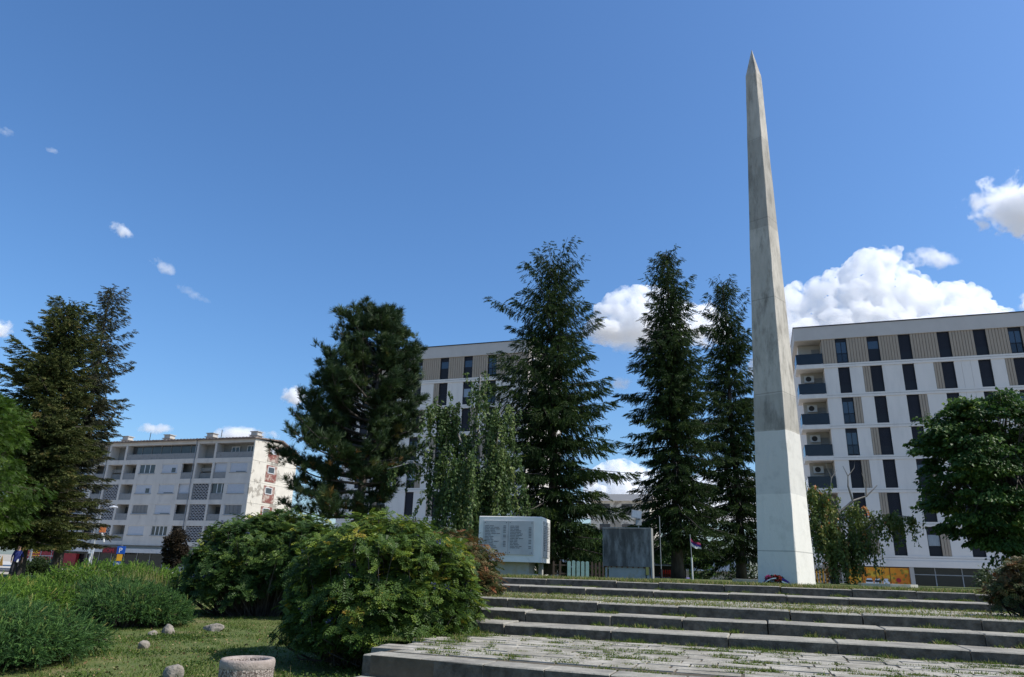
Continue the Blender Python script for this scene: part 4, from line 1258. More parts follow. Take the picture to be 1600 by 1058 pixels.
conifer('spruce_tree', 'broad olive green spruce with spreading level boughs near the grey building', -27.3, 42.0, -1.6, 16.7, 3.9, 51, LM['spruce_olive'], prof=.50, step=.44, h0=2.3, trunk_r=.36, lean=(-.5, 0), droop=.22, hang=.30, up=.10, shoot=.40, gaps=.10, thick=1.2,
        asym=lambda a, k: (1.2 if math.cos(a) < -.4 and .3 < k < .78 else .92), group='spruces on the left lawn')
conifer('spruce_tree', 'thin browning spruce with bare lower twigs behind the olive one', -27.9, 46.5, -1.7, 19.6, 2.5, 63, LM['spruce_brown'], prof=.36, step=.52, h0=2.6, trunk_r=.33, lean=(-.2, 0), droop=.25, hang=.40, up=.12, shoot=.38, dens=.72, gaps=.22, thick=1.15,
        asym=lambda a, k: .60 if k > .6 and math.cos(a) < 0 else 1.0, group='spruces on the left lawn')
pine('pine_tree', 'dark rounded pine with upturned tufted limbs in front of the middle block', -6.95, 34.0, -1.0, 13.2, 4.4, 5, LM['pine'])

A = np.array
weeping('birch_tree', 'weeping birch with pale green top and hanging leaf curtains between pine and tallest spruce', -1.35, 32.5, TERR,
        [([(0, 0, 3), (-.3, -.2, 5.5), (-.1, -.2, 7.6), (-.1, 0, 8.9)], .10, 62, .4, 1.2, .40),
         ([(0, 0, 3.4), (-.8, -.3, 5.6), (-1.5, -.4, 7.0), (-2.0, -.5, 7.3)], .08, 90, .8, 2.3, .38),
         ([(0, 0, 3.0), (.8, -.2, 5.6), (.9, -.3, 7.0), (1.1, -.3, 7.4)], .08, 44, .8, 2.2, .36),
         ([(0, 0, 2.4), (-.9, -.3, 4.2), (-1.8, -.4, 5.2), (-2.1, -.4, 5.0)], .07, 36, 1.0, 2.6, .30),
         ([(0, 0, 2.2), (-1.3, -.6, 4.0), (-2.9, -.7, 4.6), (-4.0, -.8, 4.25)], .06, 22, .5, 1.4, .2),
         ([(0, 0, 2.4), (.9, -.6, 4.4), (1.1, -.6, 5.4), (1.3, -.6, 5.0)], .07, 60, 1.4, 3.2, .34),
         ([(0, 0, 2.0), (-.2, -.9, 3.9), (-.3, -1.3, 4.9), (-.5, -1.6, 4.7)], .07, 48, 1.6, 3.4, .36),
         ([(0, 0, 1.6), (-.7, -.9, 3.0), (-1.3, -1.2, 3.5), (-1.6, -1.3, 3.3)], .05, 34, 1.4, 2.6, .30)],
        0, 71, LM['birch'], leaf=.10, trunk=([(0, 0, -.1), (.05, 0, 2), (0, 0, 4), (-.1, 0, 6.5)], [.19, .16, .12, .05]), per=44)
weeping('storm_damaged_tree', 'storm damaged weeping tree with bleached bare branches before the orange shop front', 15.9, 36.0, TERR,
        [([(0, 0, 2.2), (-.2, -.2, 3.4), (-.4, -.3, 4.2), (-.7, -.3, 4.6)], .09, 85, .6, 2.2, .36),
         ([(0, 0, 1.8), (.6, -.3, 3.0), (1.0, -.3, 3.6), (1.5, -.3, 3.7)], .08, 55, .5, 1.8, .34),
         ([(0, 0, 1.6), (1.2, -.2, 2.6), (2.6, -.3, 3.3), (4.0, -.4, 3.2)], .07, 105, .4, 1.5, .26),
         ([(0, 0, 1.5), (-.3, -.6, 2.6), (-.3, -.8, 3.0)], .06, 70, 1.2, 2.6, .34),
         ([(0, 0, 1.2), (.8, -.6, 2.0), (1.6, -.7, 2.4)], .05, 75, .9, 2.0, .36)],
        0, 83, LM['willow'], leaf=.10, trunk=([(0, 0, -.1), (-.05, 0, 1.4), (0, 0, 2.4)], [.19, .17, .12]), per=30,
        dead=[([(0, 0, 2.2), (.5, -.2, 3.3), (1.2, -.3, 3.9), (1.9, -.3, 4.15), (2.5, -.3, 4.7)], .10), ([(1.2, -.3, 3.9), (1.0, -.4, 4.6), (1.05, -.4, 5.1), (.85, -.4, 5.6)], .055),
              ([(1.9, -.3, 4.15), (1.95, -.3, 4.8), (1.8, -.3, 5.3)], .045), ([(.5, -.2, 3.3), (.15, -.2, 4.2), (.3, -.2, 5.0), (.05, -.3, 5.7)], .06), ([(.3, -.2, 5.0), (.6, -.2, 5.4)], .03),
              ([(1.05, -.4, 5.1), (1.4, -.4, 5.5), (1.5, -.4, 5.9)], .03), ([(0, 0, 1.7), (1., -.4, 2.1), (1.7, -.5, 2.6), (2.3, -.5, 3.15)], .085)])
broadleaf('linden_tree', 'full dark green linden with layered leaves in front of the block with balconies', 22.5, 32.2, TERR, 1.5, ((0, 0, 4.9), (3.45, 3.2, 4.35)), 400, 120, 91, LM['linden'], leaf=.17, trunk_r=.24, clump_r=.66, droop=.80, flat=.30, fill=.28, lumps=9, tmpl=T_LEAF2)
broadleaf('bright_leafy_tree', 'bright green leafy tree cut off by the photo edge beside the olive spruce', -24.4, 30.5, -1.5, 1.5, ((0, 0, 4.3), (3.9, 3.4, 4.25)), 330, 95, 17, LM['locust'], leaf=.24, trunk_r=.22, clump_r=.75, droop=.45, flat=.5, fill=.3, tmpl=T_PIN)
broadleaf('purple_leaved_tree', 'small dark purple leaved tree in front of the grey building', -25.75, 58.0, STREET, 1.2, ((0, 0, 2.65), (.92, .92, 1.7)), 110, 70, 29, LM['purple'], leaf=.17, trunk_r=.07, clump_r=.30, droop=.2, flat=.8)
for i, (x, y, r, h, lb) in enumerate([(7.4, 60, 3.0, 5.2, 'dark leafy tree behind the dark memorial stone'), (15.0, 63, 2.6, 4.6, 'dark leafy tree seen between the spruces nearest the obelisk'), (1.2, 58, 3.0, 5.5, 'dark leafy tree behind the trunk of the tallest spruce'), (-5.5, 60, 2.6, 5., 'dark leafy tree behind the hanging birch')]):
    broadleaf('leafy_tree', lb, x, y, STREET, 1.2, ((0, 0, h*.62), (r, r*.9, h*.42)), 150, 75, 300+i, LM['linden'], leaf=.20, trunk_r=.12, clump_r=.55, droop=.4)
# shrubs and small trees beyond the terrace, between the trunks
for i, (x, y, r, h, lb) in enumerate([(17.5, 52, 2.2, 2.6, 'round green shrub behind the trunk of the middle spruce'), (12.3, 55, 1.6, 1.8, 'low green shrub beside the flag pole'),
                                      (-15., 57, 2.2, 2.4, 'green shrub by the street behind the pine'), (-39.5, 56, 1.5, 1.9, 'yellow green shrub between the two spruce trunks'), (-35.5, 57, 1.3, 1.5, 'low yellow green shrub beside the blue arrow sign'),
                                      (30.5, 44, 2.6, 3.6, 'dark green shrub behind the linden')]):
    broadleaf('shrub', lb, x, y, STREET+.05, .5, ((0, 0, h*.5), (r, r*.9, h*.52)), 80, 80, 200+i, LM['shrub'], leaf=.14, trunk_r=.06, clump_r=.45, droop=.2, flat=.8)['category'] = 'shrub'

# ------------------------------------------------------------ bushes near the steps
def mahonia(name, label, x, y, zb, lobes, nros, seed, m, leaf=.30, berries=0, per=8, floor=None):
    """evergreen bush: bare stems topped with rosettes of pinnate leaves, thick on the outside of several lobes"""
    g = G(seed)
    root = thing(name, label, 'bush', (x, y, zb))
    W_ = A([l[1][0]*l[1][1]+l[1][2]*l[1][0] for l in lobes]); W_ = W_/W_.sum()
    P, N_ = [], []
    for (c, r), wgt in zip(lobes, W_):
        k = int(nros*wgt)
        d = g.normal(size=(k, 3)); d /= np.linalg.norm(d, axis=1, keepdims=True)
        d[:, 2] = np.where(d[:, 2] < -.45, -d[:, 2], d[:, 2])
        rr = np.where(g.random(k) < .35, g.uniform(.5, .9, k), g.uniform(.84, 1.12, k))*(1+.12*np.sin(d[:, 0]*6+seed)*np.sin(d[:, 2]*7+d[:, 1]*5))
        P.append(A(c)+d*rr[:, None]*A(r)); N_.append(d)
    P, N_ = np.concatenate(P), np.concatenate(N_)
    ok = P[:, 2] > .06
    P, N_ = P[ok], N_[ok]
    st = MB()
    for p in P[::4]:
        b0 = A([p[0]*.45+g.normal()*.12, p[1]*.45+g.normal()*.12, 0]); md = (b0+p)/2*A([1.1, 1.1, 1])+g.normal(size=3)*.06
        st.tube([tuple(b0), tuple(md), tuple(p)], [.014, .011, .006], 4, cap=False)
    st.build('stems', M['bark'], root)
    n = len(P)*per
    ci = np.repeat(np.arange(len(P)), per)
    ax_ = N_*.7+A([0, 0, .75])+g.normal(size=N_.shape)*.25; ax_ /= np.linalg.norm(ax_, axis=1, keepdims=True)
    sd = g.normal(size=(n, 3)); sd -= (sd*ax_[ci]).sum(1, keepdims=True)*ax_[ci]; sd /= np.linalg.norm(sd, axis=1, keepdims=True)
    dirs = sd*g.uniform(.7, 1.1, (n, 1))+ax_[ci]*g.uniform(.0, .75, (n, 1)); dirs[:, 2] -= .12
    pos = P[ci]+g.normal(size=(n, 3))*.015
    cv = np.clip(g.normal(.42, .20, len(P))+.18*(N_[:, 2]), 0, 1)
    # leaves roll so that their upper face looks along the shoot axis
    R_ = frames(dirs, np.zeros(n))
    zax = R_[:, :, 2]; yax = ax_[ci]-(ax_[ci]*zax).sum(1, keepdims=True)*zax; yax /= np.maximum(np.linalg.norm(yax, axis=1, keepdims=True), 1e-6)
    xax = np.cross(yax, zax)
    R_ = np.stack([xax, yax, zax], 2)
    V, Fq, r = scatter(T_PIN[0], T_PIN[1], pos, R_, leaf*g.uniform(.65, 1.25, n), np.clip(cv[ci]+g.normal(size=n)*.12, 0, 1))
    r = np.clip(r+g.normal(size=len(r))*.03, 0, 1)
    mesh_np('foliage', V, Fq, r, m, root)
    if berries:
        bi = g.choice(len(P), berries)
        nb = 9; k = berries*nb
        pos = P[np.repeat(bi, nb)]+g.normal(size=(k, 3))*.03+A([0, 0, .05])
        o = bpy.data.meshes.new('b')
        bm = bmesh.new(); bmesh.ops.create_cube(bm, size=1); bm.to_mesh(o); bm.free()
        cv_ = A([v.co for v in o.vertices]); cf = A([tuple(p.vertices) for p in o.polygons]); bpy.data.meshes.remove(o)
        V, Fq, r = scatter(cv_, cf, pos, frames(g.normal(size=(k, 3)), g.uniform(0, 6, k)), g.uniform(.014, .022, k), g.random(k))
        mesh_np('berries', V, Fq, r, LM['berry'], root)
    return root
mahonia('mahonia_bush', 'large dark glossy bush with dusty blue berries below the end of the grey building', -6.15, 19.3, -1.36,
        [((-.35, 0, 1.15), (1.45, 1.3, 1.2)), ((1.1, -.1, 1.25), (1.2, 1.2, 1.1)), ((-.9, -.4, .8), (1.0, 1.0, .85)), ((2.0, .3, 1.0), (.9, .9, .9)), ((.2, .2, 1.7), (.9, .9, .85))], 3200, 3, LM['mahonia_dark'], leaf=.20, berries=160)
mahonia('mahonia_bush', 'large bush beside the steps with yellowing tips and mixed green leaves', -1.95, 11.9, -1.38,
        [((0, 0, 1.05), (1.25, 1.2, 1.0)), ((-.72, .2, .85), (.72, .9, .85)), ((.70, -.1, .95), (.78, 1.0, .90)), ((.2, -.5, .6), (1.05, .85, .7)), ((-.15, .3, 1.45), (.85, .8, .58)), ((.95, .1, .62), (.66, .9, .6)), ((-.55, -.40, .38), (.75, .62, .42)), ((.35, -.75, .34), (.8, .5, .38))], 4700, 4, LM['mahonia'], leaf=.155, berries=110)
mahonia('mahonia_bush', 'smaller bush with reddish bronze leaves below the pale memorial block', -1.05, 14.6, -1.15,
        [((0, 0, .85), (.82, .8, .85)), ((.35, -.3, .6), (.62, .6, .62)), ((-.2, .2, 1.2), (.6, .6, .5))], 900, 6, LM['mahonia_red'], leaf=.19)
mahonia('mahonia_bush', 'reddish bronze bush growing on the landing under the linden', 8.5, 11.75, -.49,
        [((0, 0, .42), (.62, .6, .42)), ((.45, -.1, .5), (.6, .6, .45)), ((-.3, .1, .3), (.45, .45, .3))], 650, 8, LM['mahonia_red'], leaf=.155)

def juniper(name, label, x, y, zb, lobes, n, seed, m, L_=.42):
    """spreading juniper: feathery arching sprays, layer over layer"""
    g = G(seed)
    root = thing(name, label, 'bush', (x, y, zb))
    W_ = A([l[1][0]*l[1][1] for l in lobes]); W_ = W_/W_.sum(); parts = []; st = MB(); SP_, SD_ = [], []
    for (c, r), wgt in zip(lobes, W_):
        k = int(n*wgt)
        d = g.normal(size=(k, 3)); d /= np.linalg.norm(d, axis=1, keepdims=True); d[:, 2] = np.abs(d[:, 2])*1.05-.12
        rr = np.where(g.random(k) < .3, g.uniform(.55, .9, k), g.uniform(.84, 1.03, k))*(1+.13*np.sin(d[:, 0]*7+d[:, 1]*5+seed)*np.cos(d[:, 1]*6)+.05*g.normal(size=k))
        p = A(c)+d*rr[:, None]*A(r)
        dd = d*A([.75, .75, .30])+g.normal(size=(k, 3))*.80+A([.30, -.12, .08])
        ok = p[:, 2] > .02
        SP_.append(p[ok]); SD_.append(dd[ok])
    P, D = np.concatenate(SP_), np.concatenate(SD_); k = len(P)
    for p in P[::12]:
        b0 = A([p[0]*.5, p[1]*.5, 0.]); st.tube([tuple(b0), tuple((b0+p)/2+A([0, 0, .1])), tuple(p)], [.02, .014, .006], 4, cap=False)
    st.build('stems', M['bark'], root)
    k = len(P)
    # spray template: a central shoot and feathery side shoots
    ts = [strip([.02, .08, .07, .01], 1.0, curve=.12)]
    rr_ = random.Random(seed)
    for i in range(11):
        z = .10+.8*i/10; s = (-1, 1)[i % 2]; l = .46*(1-.55*z)*rr_.uniform(.7, 1.2); a = rr_.uniform(-.9, .9)
        dx, dy = s*math.cos(a)*.62, math.sin(a)*.62
        o = A([0, .12*z*z, z]); e = o+A([dx, dy, .78])*l; w_ = A([dy, -dx, 0]); w_ = w_/max(np.linalg.norm(w_), .01)*.045
        ts.append((np.stack([o-w_*.5, o+w_*.5, (o+e)/2+w_, e]), A([(0, 1, 2, 3)])))
    T, TF = join_t(ts)
    V, Fq, r = scatter(T, TF, P, frames(D, g.uniform(0, 6.28, k)), L_*g.uniform(.6, 1.3, k), np.clip(g.normal(.45, .2, k)+.15*D[:, 2], 0, 1))
    mesh_np('foliage', V, Fq, np.clip(r+g.normal(size=len(r))*.04, 0, 1), m, root)
    return root
juniper('juniper_bush', 'long bright green juniper mound at the back, below the grey building', -11.2, 21.0, -1.42,
        [((-2.6, -.6, .30), (2.6, 1.8, .52)), ((.2, .4, .50), (2.3, 1.8, .76)), ((1.7, .1, .42), (1.0, 1.3, .62)), ((-4.6, -1.6, .20), (2.2, 2.0, .48))], 15000, 41, LM['juniper_bright'], .21)
juniper('juniper_bush', 'blue green juniper mound in the middle beside the rocks', -7.75, 15.9, -1.38,
        [((0, 0, .28), (1.0, .95, .56)), ((-.9, .9, .35), (1.1, .9, .58)), ((.50, .2, .2), (.60, .7, .44))], 10000, 43, LM['juniper'], .155)
juniper('juniper_bush', 'feathery green juniper mound nearest the camera, in the corner of the lawn', -7.05, 10.9, -1.45,
        [((0, 0, .26), (1.15, 1.2, .50)), ((-1.2, .9, .30), (1.1, 1.0, .54)), ((.50, -.5, .2), (.72, .75, .42)), ((-.4, -1.4, .15), (.95, .75, .42))], 13500, 47, LM['juniper'], .15)
juniper('juniper_bush', 'mid green juniper mound behind the corner mound, cut off by the photo edge', -10.6, 15.2, -1.42,
        [((0, 0, .24), (1.6, 1.3, .46)), ((-1.4, .3, .24), (1.4, 1.3, .46)), ((.8, .7, .3), (1.0, 1.0, .52))], 10000, 49, LM['juniper_bright'], .18)

# ------------------------------------------------------------ grass and weeds
def blades(name, P, hgt, seed, m, label, lean=.5, wid=.006, mid_=.45):
    g = G(seed); n = len(P)
    T, TF = strip([1, .7, .08], 1.0, curve=.0)
    d = g.normal(size=(n, 3))*lean; d[:, 2] = 1
    sc = np.stack([np.full(n, wid)*g.uniform(.7, 1.5, n), np.full(n, wid), hgt*g.uniform(.5, 1.4, n)], 1)
    V, Fq, r = scatter(T, TF, P, frames(d, g.uniform(0, 6.28, n)), sc, np.clip(g.normal(mid_, .25, n), 0, 1))
    o = mesh_np(name, V, Fq, r, m)
    return tag(o, label, 'grass', kind='stuff')
g = G(77)
n = 190000
x = g.uniform(-11, 1.0, n); y = 7.2+13.6*g.uniform(0, 1, n)**1.5
pn = np.sin(x*3.1+1.3*np.sin(y*2.3))*np.sin(y*2.7+x)+.5*np.sin(x*9.1)*np.sin(y*8.3)
keep = (g.random(n) < .66+.30*pn) & ~((x > -1.75) & (y > 7.2) & (x*.42+y > 7.95)) & ~((x > -3.4) & (y > 14))
x, y, pn = x[keep], y[keep], pn[keep]
gl = blades('grass', np.stack([x, y, lawn_z(x, y)-.01], 1), (.045+.018*pn), 1, M['grass_blade'], 'mown grass of the park lawn in the foreground', lean=.55, wid=.010, mid_=np.clip(.50+.22*np.sin(x*1.7+np.sin(y*1.3)*2)*np.sin(y*1.9+.6*x)+.12*np.sin(x*5.3)*np.sin(y*4.7), .1, .95))
# terrace edge, bank and landing: longer ragged grass
n = 52000
u = g.uniform(TL-.1, 9.5, n); w = 17.18+np.abs(g.normal(size=n))*1.6
P = np.stack([u*UX+w*WX, u*UY+w*WY, np.full(n, TERR-.03)], 1)
P2n = 16000; u2 = g.uniform(9.5, 22, P2n); w2 = 17.18+np.abs(g.normal(size=P2n))*2.5
P = np.concatenate([P, np.stack([u2*UX+w2*WX, u2*UY+w2*WY, np.full(P2n, TERR-.03)], 1)])
P[:, 2] += np.where((P[:, 0]*WX+P[:, 1]*WY) < 17.5, .03, 0)
blades('grass', P, .085, 2, M['grass_blade'], 'ragged sunlit grass along the edge of the terrace', lean=.6, wid=.013, mid_=.80)
n = 44000
u = g.uniform(-5.4, 9, n); w = np.concatenate([g.uniform(12.5, 15.86, n//2), 12.9+np.abs(g.normal(size=n-n//2))*.25])
pn = np.sin(u*2.3)*np.sin(w*3.9+u*.7)+.4*np.sin(u*7.7+w*5)
k = (g.random(n) < .30+.7*np.clip(pn, 0, 1)) | (w > 15.4) | (u > 4.5) | (u < -3.6)
u, w = u[k], w[k]
blades('grass', np.stack([u*UX+w*WX, u*UY+w*WY, np.full(len(u), -.50)], 1), .06, 3, M['grass_blade'], 'patchy grass growing through the middle landing', lean=.8, wid=.012, mid_=.80)
# weeds: tufts in the joints of the lower platform and on the treads
TU = []
for i in range(760):
    w = 5.2+.26*g.integers(0, 23)+g.normal()*.02; u = g.uniform(-4.2, 9.5)
    if in_front(u, w) and w < 10.95: TU.append((u, w, -.945, g.uniform(.05, .28), g.uniform(.014, .038)))
for z, ww, k in ((-.934, 10.93, 44), (-.784, 11.74, 30), (-.634, 12.42, 34), (-.484, 15.84, 50), (-.334, 17.08, 40)):
    for i in range(k): TU.append((g.uniform(-5, 8.5), ww-g.uniform(0, .05), z-.01, g.uniform(.06, .22), g.uniform(.03, .07)))
for i in range(26): TU.append((g.uniform(-5.2, -3.7), g.uniform(9.2, 10.9), -.945, g.uniform(.1, .25), g.uniform(.03, .08)))
PP, HH = [], []
for u, w, z, r, hh in TU:
    k = int(130*r/.2)
    du, dw = g.normal(size=k)*r*.6, g.normal(size=k)*.028
    uu, ww = u+du, w+dw
    PP.append(np.stack([uu*UX+ww*WX, uu*UY+ww*WY, np.full(k, z)], 1)); HH.append(np.full(k, hh)*np.exp(-(du/r)**2))
PP, HH = np.concatenate(PP), np.concatenate(HH)
blades('weeds', PP, HH+.012, 4, M['grass_blade'], 'small weeds and grass tufts in the joints of the steps', lean=.8, wid=.009, mid_=.62)
# fallen leaves, dry scraps and clover in the lawn
k = 900; px = g.uniform(-7, -1.6, k); py = g.uniform(7.6, 17, k); ok = ~((px*.42+py > 7.9) & (px > -1.9)); px, py = px[ok], py[ok]; k = len(px)
V, Fq, r = scatter(T_LEAF[0], T_LEAF[1], np.stack([px, py, lawn_z(px, py)+.03], 1), frames(g.normal(size=(k, 3))*A([1, 1, .35]), g.uniform(0, 6, k)), g.uniform(.02, .055, k), g.random(k))
tag(mesh_np('dead_leaves', V, Fq, r, leafmat('dead_leaves', [(0, (.09, .055, .025)), (.6, (.22, .15, .07)), (1, (.34, .27, .15))], .8, .1, .1)), 'fallen brown leaves scattered over the lawn', 'dead leaves', kind='stuff')
k = 5200; c = g.integers(0, 26, k); cx_, cy_ = g.uniform(-6.5, -2, 26), g.uniform(8, 15.5, 26)
px = cx_[c]+g.normal(size=k)*.20; py = cy_[c]+g.normal(size=k)*.20
V, Fq, r = scatter(T_LEAF[0]*A([1.6, 1, 1]), T_LEAF[1], np.stack([px, py, lawn_z(px, py)+g.uniform(.01, .06, k)], 1), frames(g.normal(size=(k, 3))*A([1, 1, .4])+A([0, 0, .2]), g.uniform(0, 6, k)), g.uniform(.018, .035, k), g.random(k))
tag(mesh_np('clover', V, Fq, r, LM['weed']), 'patches of clover in the mown lawn', 'clover', kind='stuff')
# broad-leaved weeds at the foot of the big bush, left of the platform
k = 2600
xy = np.stack([-1.75+g.normal(size=k)*.40, 8.75+g.normal(size=k)*.42], 1); xy = xy[(xy[:, 0] < -1.52) | (xy[:, 1] < 8.3)]; k = len(xy)
zz_ = lawn_z(xy[:, 0], xy[:, 1])
V, Fq, r = scatter(T_LEAF[0], T_LEAF[1], np.stack([xy[:, 0], xy[:, 1], zz_+g.uniform(.0, .16, k)], 1), frames(g.normal(size=(k, 3))+A([0, 0, .6]), g.uniform(0, 6, k)), g.uniform(.03, .075, k), g.random(k))
tag(mesh_np('weeds', V, Fq, r, LM['weed']), 'broad leaved weeds at the corner of the lower platform', 'weeds', kind='stuff')
k = 26; px = -2.3+g.normal(size=k)*.5; py = 8.6+g.normal(size=k)*.35
blades('tall_grass', np.stack([px, py, lawn_z(px, py)], 1), .26, 9, M['grass_blade'], 'a few tall pale grass stalks in front of the big bush', lean=.12, wid=.010, mid_=.9)
k = 420; px = -9.2+g.normal(size=k)*.55; py = 19.5+g.normal(size=k)*.5
blades('tall_grass', np.stack([px, py, np.full(k, -.85)], 1), .55, 10, M['grass_blade'], 'dry straw coloured grass growing through the back juniper', lean=.35, wid=.011, mid_=.98)
# ------------------------------------------------------------ planter, rocks
pz = ground_at(-2.44, 7.48)
pl = thing('planter', 'round exposed aggregate concrete planter bin on the lawn', 'planter', (-2.46, 7.52, pz))
pl.scale = (.95, .95, 1)
b = MB(); b.lathe([(.0, .40), (.17, .40), (.20, .55), (.205, .565), (.225, .58), (.255, .578), (.265, .565), (.266, .50), (.262, .05), (.25, 0), (0, 0)], 48)
ag = mat('aggregate', (.11, .08, .065), (.44, .37, .31), .95, 55, .9, 70, contrast=(.42, .60), detail=3, c3=(.05, .04, .035), s3=42, k3=(.60, .66))
b.build('bowl', ag, pl, smooth=True)
b = MB(); b.lathe([(.0, .415), (.16, .42), (.172, .43)], 32); b.build('soil_fill', M['soil'], pl)
b = MB()
b.lathe([(.267, .505), (.2695, .515), (.2695, .56), (.258, .581), (.228, .583), (.205, .570), (.20, .54)], 48)
b.build('rim', mat('planter_rim', (.26, .21, .175), (.36, .30, .255), .9, 20, .4, 60), pl, smooth=True)

def rock(x, y, sx, sy, sz, seed, label):
    g = G(seed)
    bm = bmesh.new(); bmesh.ops.create_icosphere(bm, subdivisions=4, radius=1)
    dirs = g.normal(size=(9, 3)); dirs /= np.linalg.norm(dirs, axis=1, keepdims=True); offs = g.uniform(.62, .92, 9)
    for v in bm.verts:
        p = np.array(v.co)
        for d_, o_ in zip(dirs, offs):
            t = p@d_
            if t > o_: p = p-d_*(t-o_)*.92
        p = p*(1+.05*math.sin(p[0]*9+seed)*math.sin(p[1]*11)*math.sin(p[2]*8)+.03*math.sin(p[0]*23+seed)*math.sin(p[1]*19+1)+.02*math.sin(p[2]*37+p[0]*29))
        v.co = (p[0]*sx, p[1]*sy, p[2]*sz)
    me = bpy.data.meshes.new('rock'); bm.to_mesh(me); bm.free(); me.materials.append(M['rock'])
    me.polygons.foreach_set('use_smooth', [True]*len(me.polygons))
    o = bpy.data.objects.new('rock', me); COL.objects.link(o)
    o.location = (x, y, ground_at(x, y)+sz*.30); o.rotation_euler = (g.uniform(-.2, .2), g.uniform(-.2, .2), g.uniform(0, 6))
    tag(o, label, 'rock', 'rocks on the lawn')
rock(-5.93, 15.75, .27, .15, .11, 1, 'flat broad rock out on the lawn, farthest from the junipers')
rock(-6.42, 14.75, .15, .12, .15, 2, 'pale rock tucked against the middle juniper')
rock(-6.6, 14.5, .10, .09, .07, 6, 'small reddish stone beside the pale rock at the middle juniper')
rock(-5.80, 12.5, .10, .09, .10, 3, 'small pointed rock between the two juniper mounds')
rock(-4.20, 10.0, .14, .10, .13, 4, 'pointed rock at the bottom edge near the planter')

# ------------------------------------------------------------ floodlight, flag, poles
fl = thing('floodlight', 'grey floodlight on a thin pole behind the dark memorial stone', 'floodlight', (5.42, 30, TERR))
b = MB(); b.tube([(0, 0, -.1), (0, 0, 2.25)], .028, 8); b.build('pole', M['galv'], fl)
b = MB(); b.box(-.10, .12, -.06, .10, 2.06, 2.28); b.tube([(0, 0, 2.2), (-.12, -.03, 2.36)], .02, 6); b.build('ballast_box', M['galv'], fl)
b = MB(); b.add([(-.32, -.12, 2.35), (.10, -.12, 2.30), (.14, -.10, 2.62), (-.28, -.10, 2.68), (-.25, .12, 2.40), (.05, .12, 2.38), (.08, .12, 2.58), (-.22, .12, 2.6)],
                 [(0, 1, 2, 3), (4, 7, 6, 5), (0, 4, 5, 1), (1, 5, 6, 2), (2, 6, 7, 3), (3, 7, 4, 0)]); hd = b.build('lamp_head', M['galv'], fl)
b = MB(); b.add([(-.29, -.125, 2.38), (.08, -.125, 2.335), (.11, -.108, 2.60), (-.25, -.108, 2.65)], [(0, 1, 2, 3)]); b.build('lens', M['pane_curtain'], hd)

fg = thing('flag_pole', 'thin flag pole with a drooping red, blue and white flag near the street', 'flag', (9.15, 36.4, TERR))
b = MB(); b.tube([(0, 0, -.1), (0, 0, 1.0)], .045, 8, 0); b.tube([(0, 0, 1.0), (-.03, 0, 2.1)], .022, 8, 1); b.build('pole', [M['pole_white'], M['galv']], fg)
for i, (m_, z0) in enumerate((('flag_red', 0), ('flag_blue', .13), ('flag_white', .26))):
    b = MB(); n = 9
    for j in range(n):
        t = j/(n-1); x = .50*t; z = 1.92-z0*.75-.30*t-.06*math.sin(t*5); w_ = .13*(1-.35*t); yy = .05*math.sin(t*8+i)
        b.v += [(x, yy, z), (x, yy+.01*i, z-w_)]
        if j: b.f.append((2*j-2, 2*j, 2*j+1, 2*j-1)); b.m.append(0)
    b.build('flag_stripe', M[m_], fg)
tp = thing('thin_pole', 'thin dark pole standing before the lilac kiosk', 'pole', (7.55, 36.0, TERR))
b = MB(); b.tube([(0, 0, -.1), (0, 0, .42)], .05, 8, 0); b.tube([(0, 0, .42), (0, 0, 2.9)], .02, 6, 1); b.build('post', [M['dark_flashing'], M['galv']], tp)

# ------------------------------------------------------------ playground fence of painted pickets
fe = thing('picket_fence', 'picket fence with teal, brown and red painted slats behind the memorials', 'fence', (2.2, 34.4, TERR), 0)
b = MB(); b.box(0, 4.6, .02, .06, .05, .11); b.box(0, 4.6, .02, .06, .42, .48)
b.build('rail', M['slat_brown'], fe)
for nm, x0, x1, st, w_ in (('brown', .0, .62, .30, .09), ('teal', .68, 1.72, .21, .155), ('brown', 1.78, 3.75, .17, .085), ('red', 3.78, 4.15, .17, .11), ('ochre', 4.18, 4.6, .17, .10)):
    b = MB(); x = x0
    while x+w_ < x1+.02:
        h = (.62 if nm != 'teal' else .66)+rs.uniform(-.03, .04)
        b.fpoly([(x, -.1), (x+w_, -.1), (x+w_, h-.04), (x+w_/2, h), (x, h-.04)], -.012, .0195); x += st
    b.build('slats', M['slat_'+nm], fe)
fe2 = thing('picket_fence', 'low ochre picket fence in the dark behind the obelisk foot', 'fence', (14.6, 41.0, TERR), 0)
b = MB(); b.box(0, 3.2, .02, .06, .10, .16); b.box(0, 3.2, .02, .06, .50, .56); b.build('rail', M['slat_brown'], fe2)
b = MB()
for i in range(18): b.fpoly([(i*.18, -.1), (i*.18+.09, -.1), (i*.18+.09, .68), (i*.18+.045, .72), (i*.18, .68)], -.012, .0195)
b.build('slats', M['slat_ochre'], fe2)

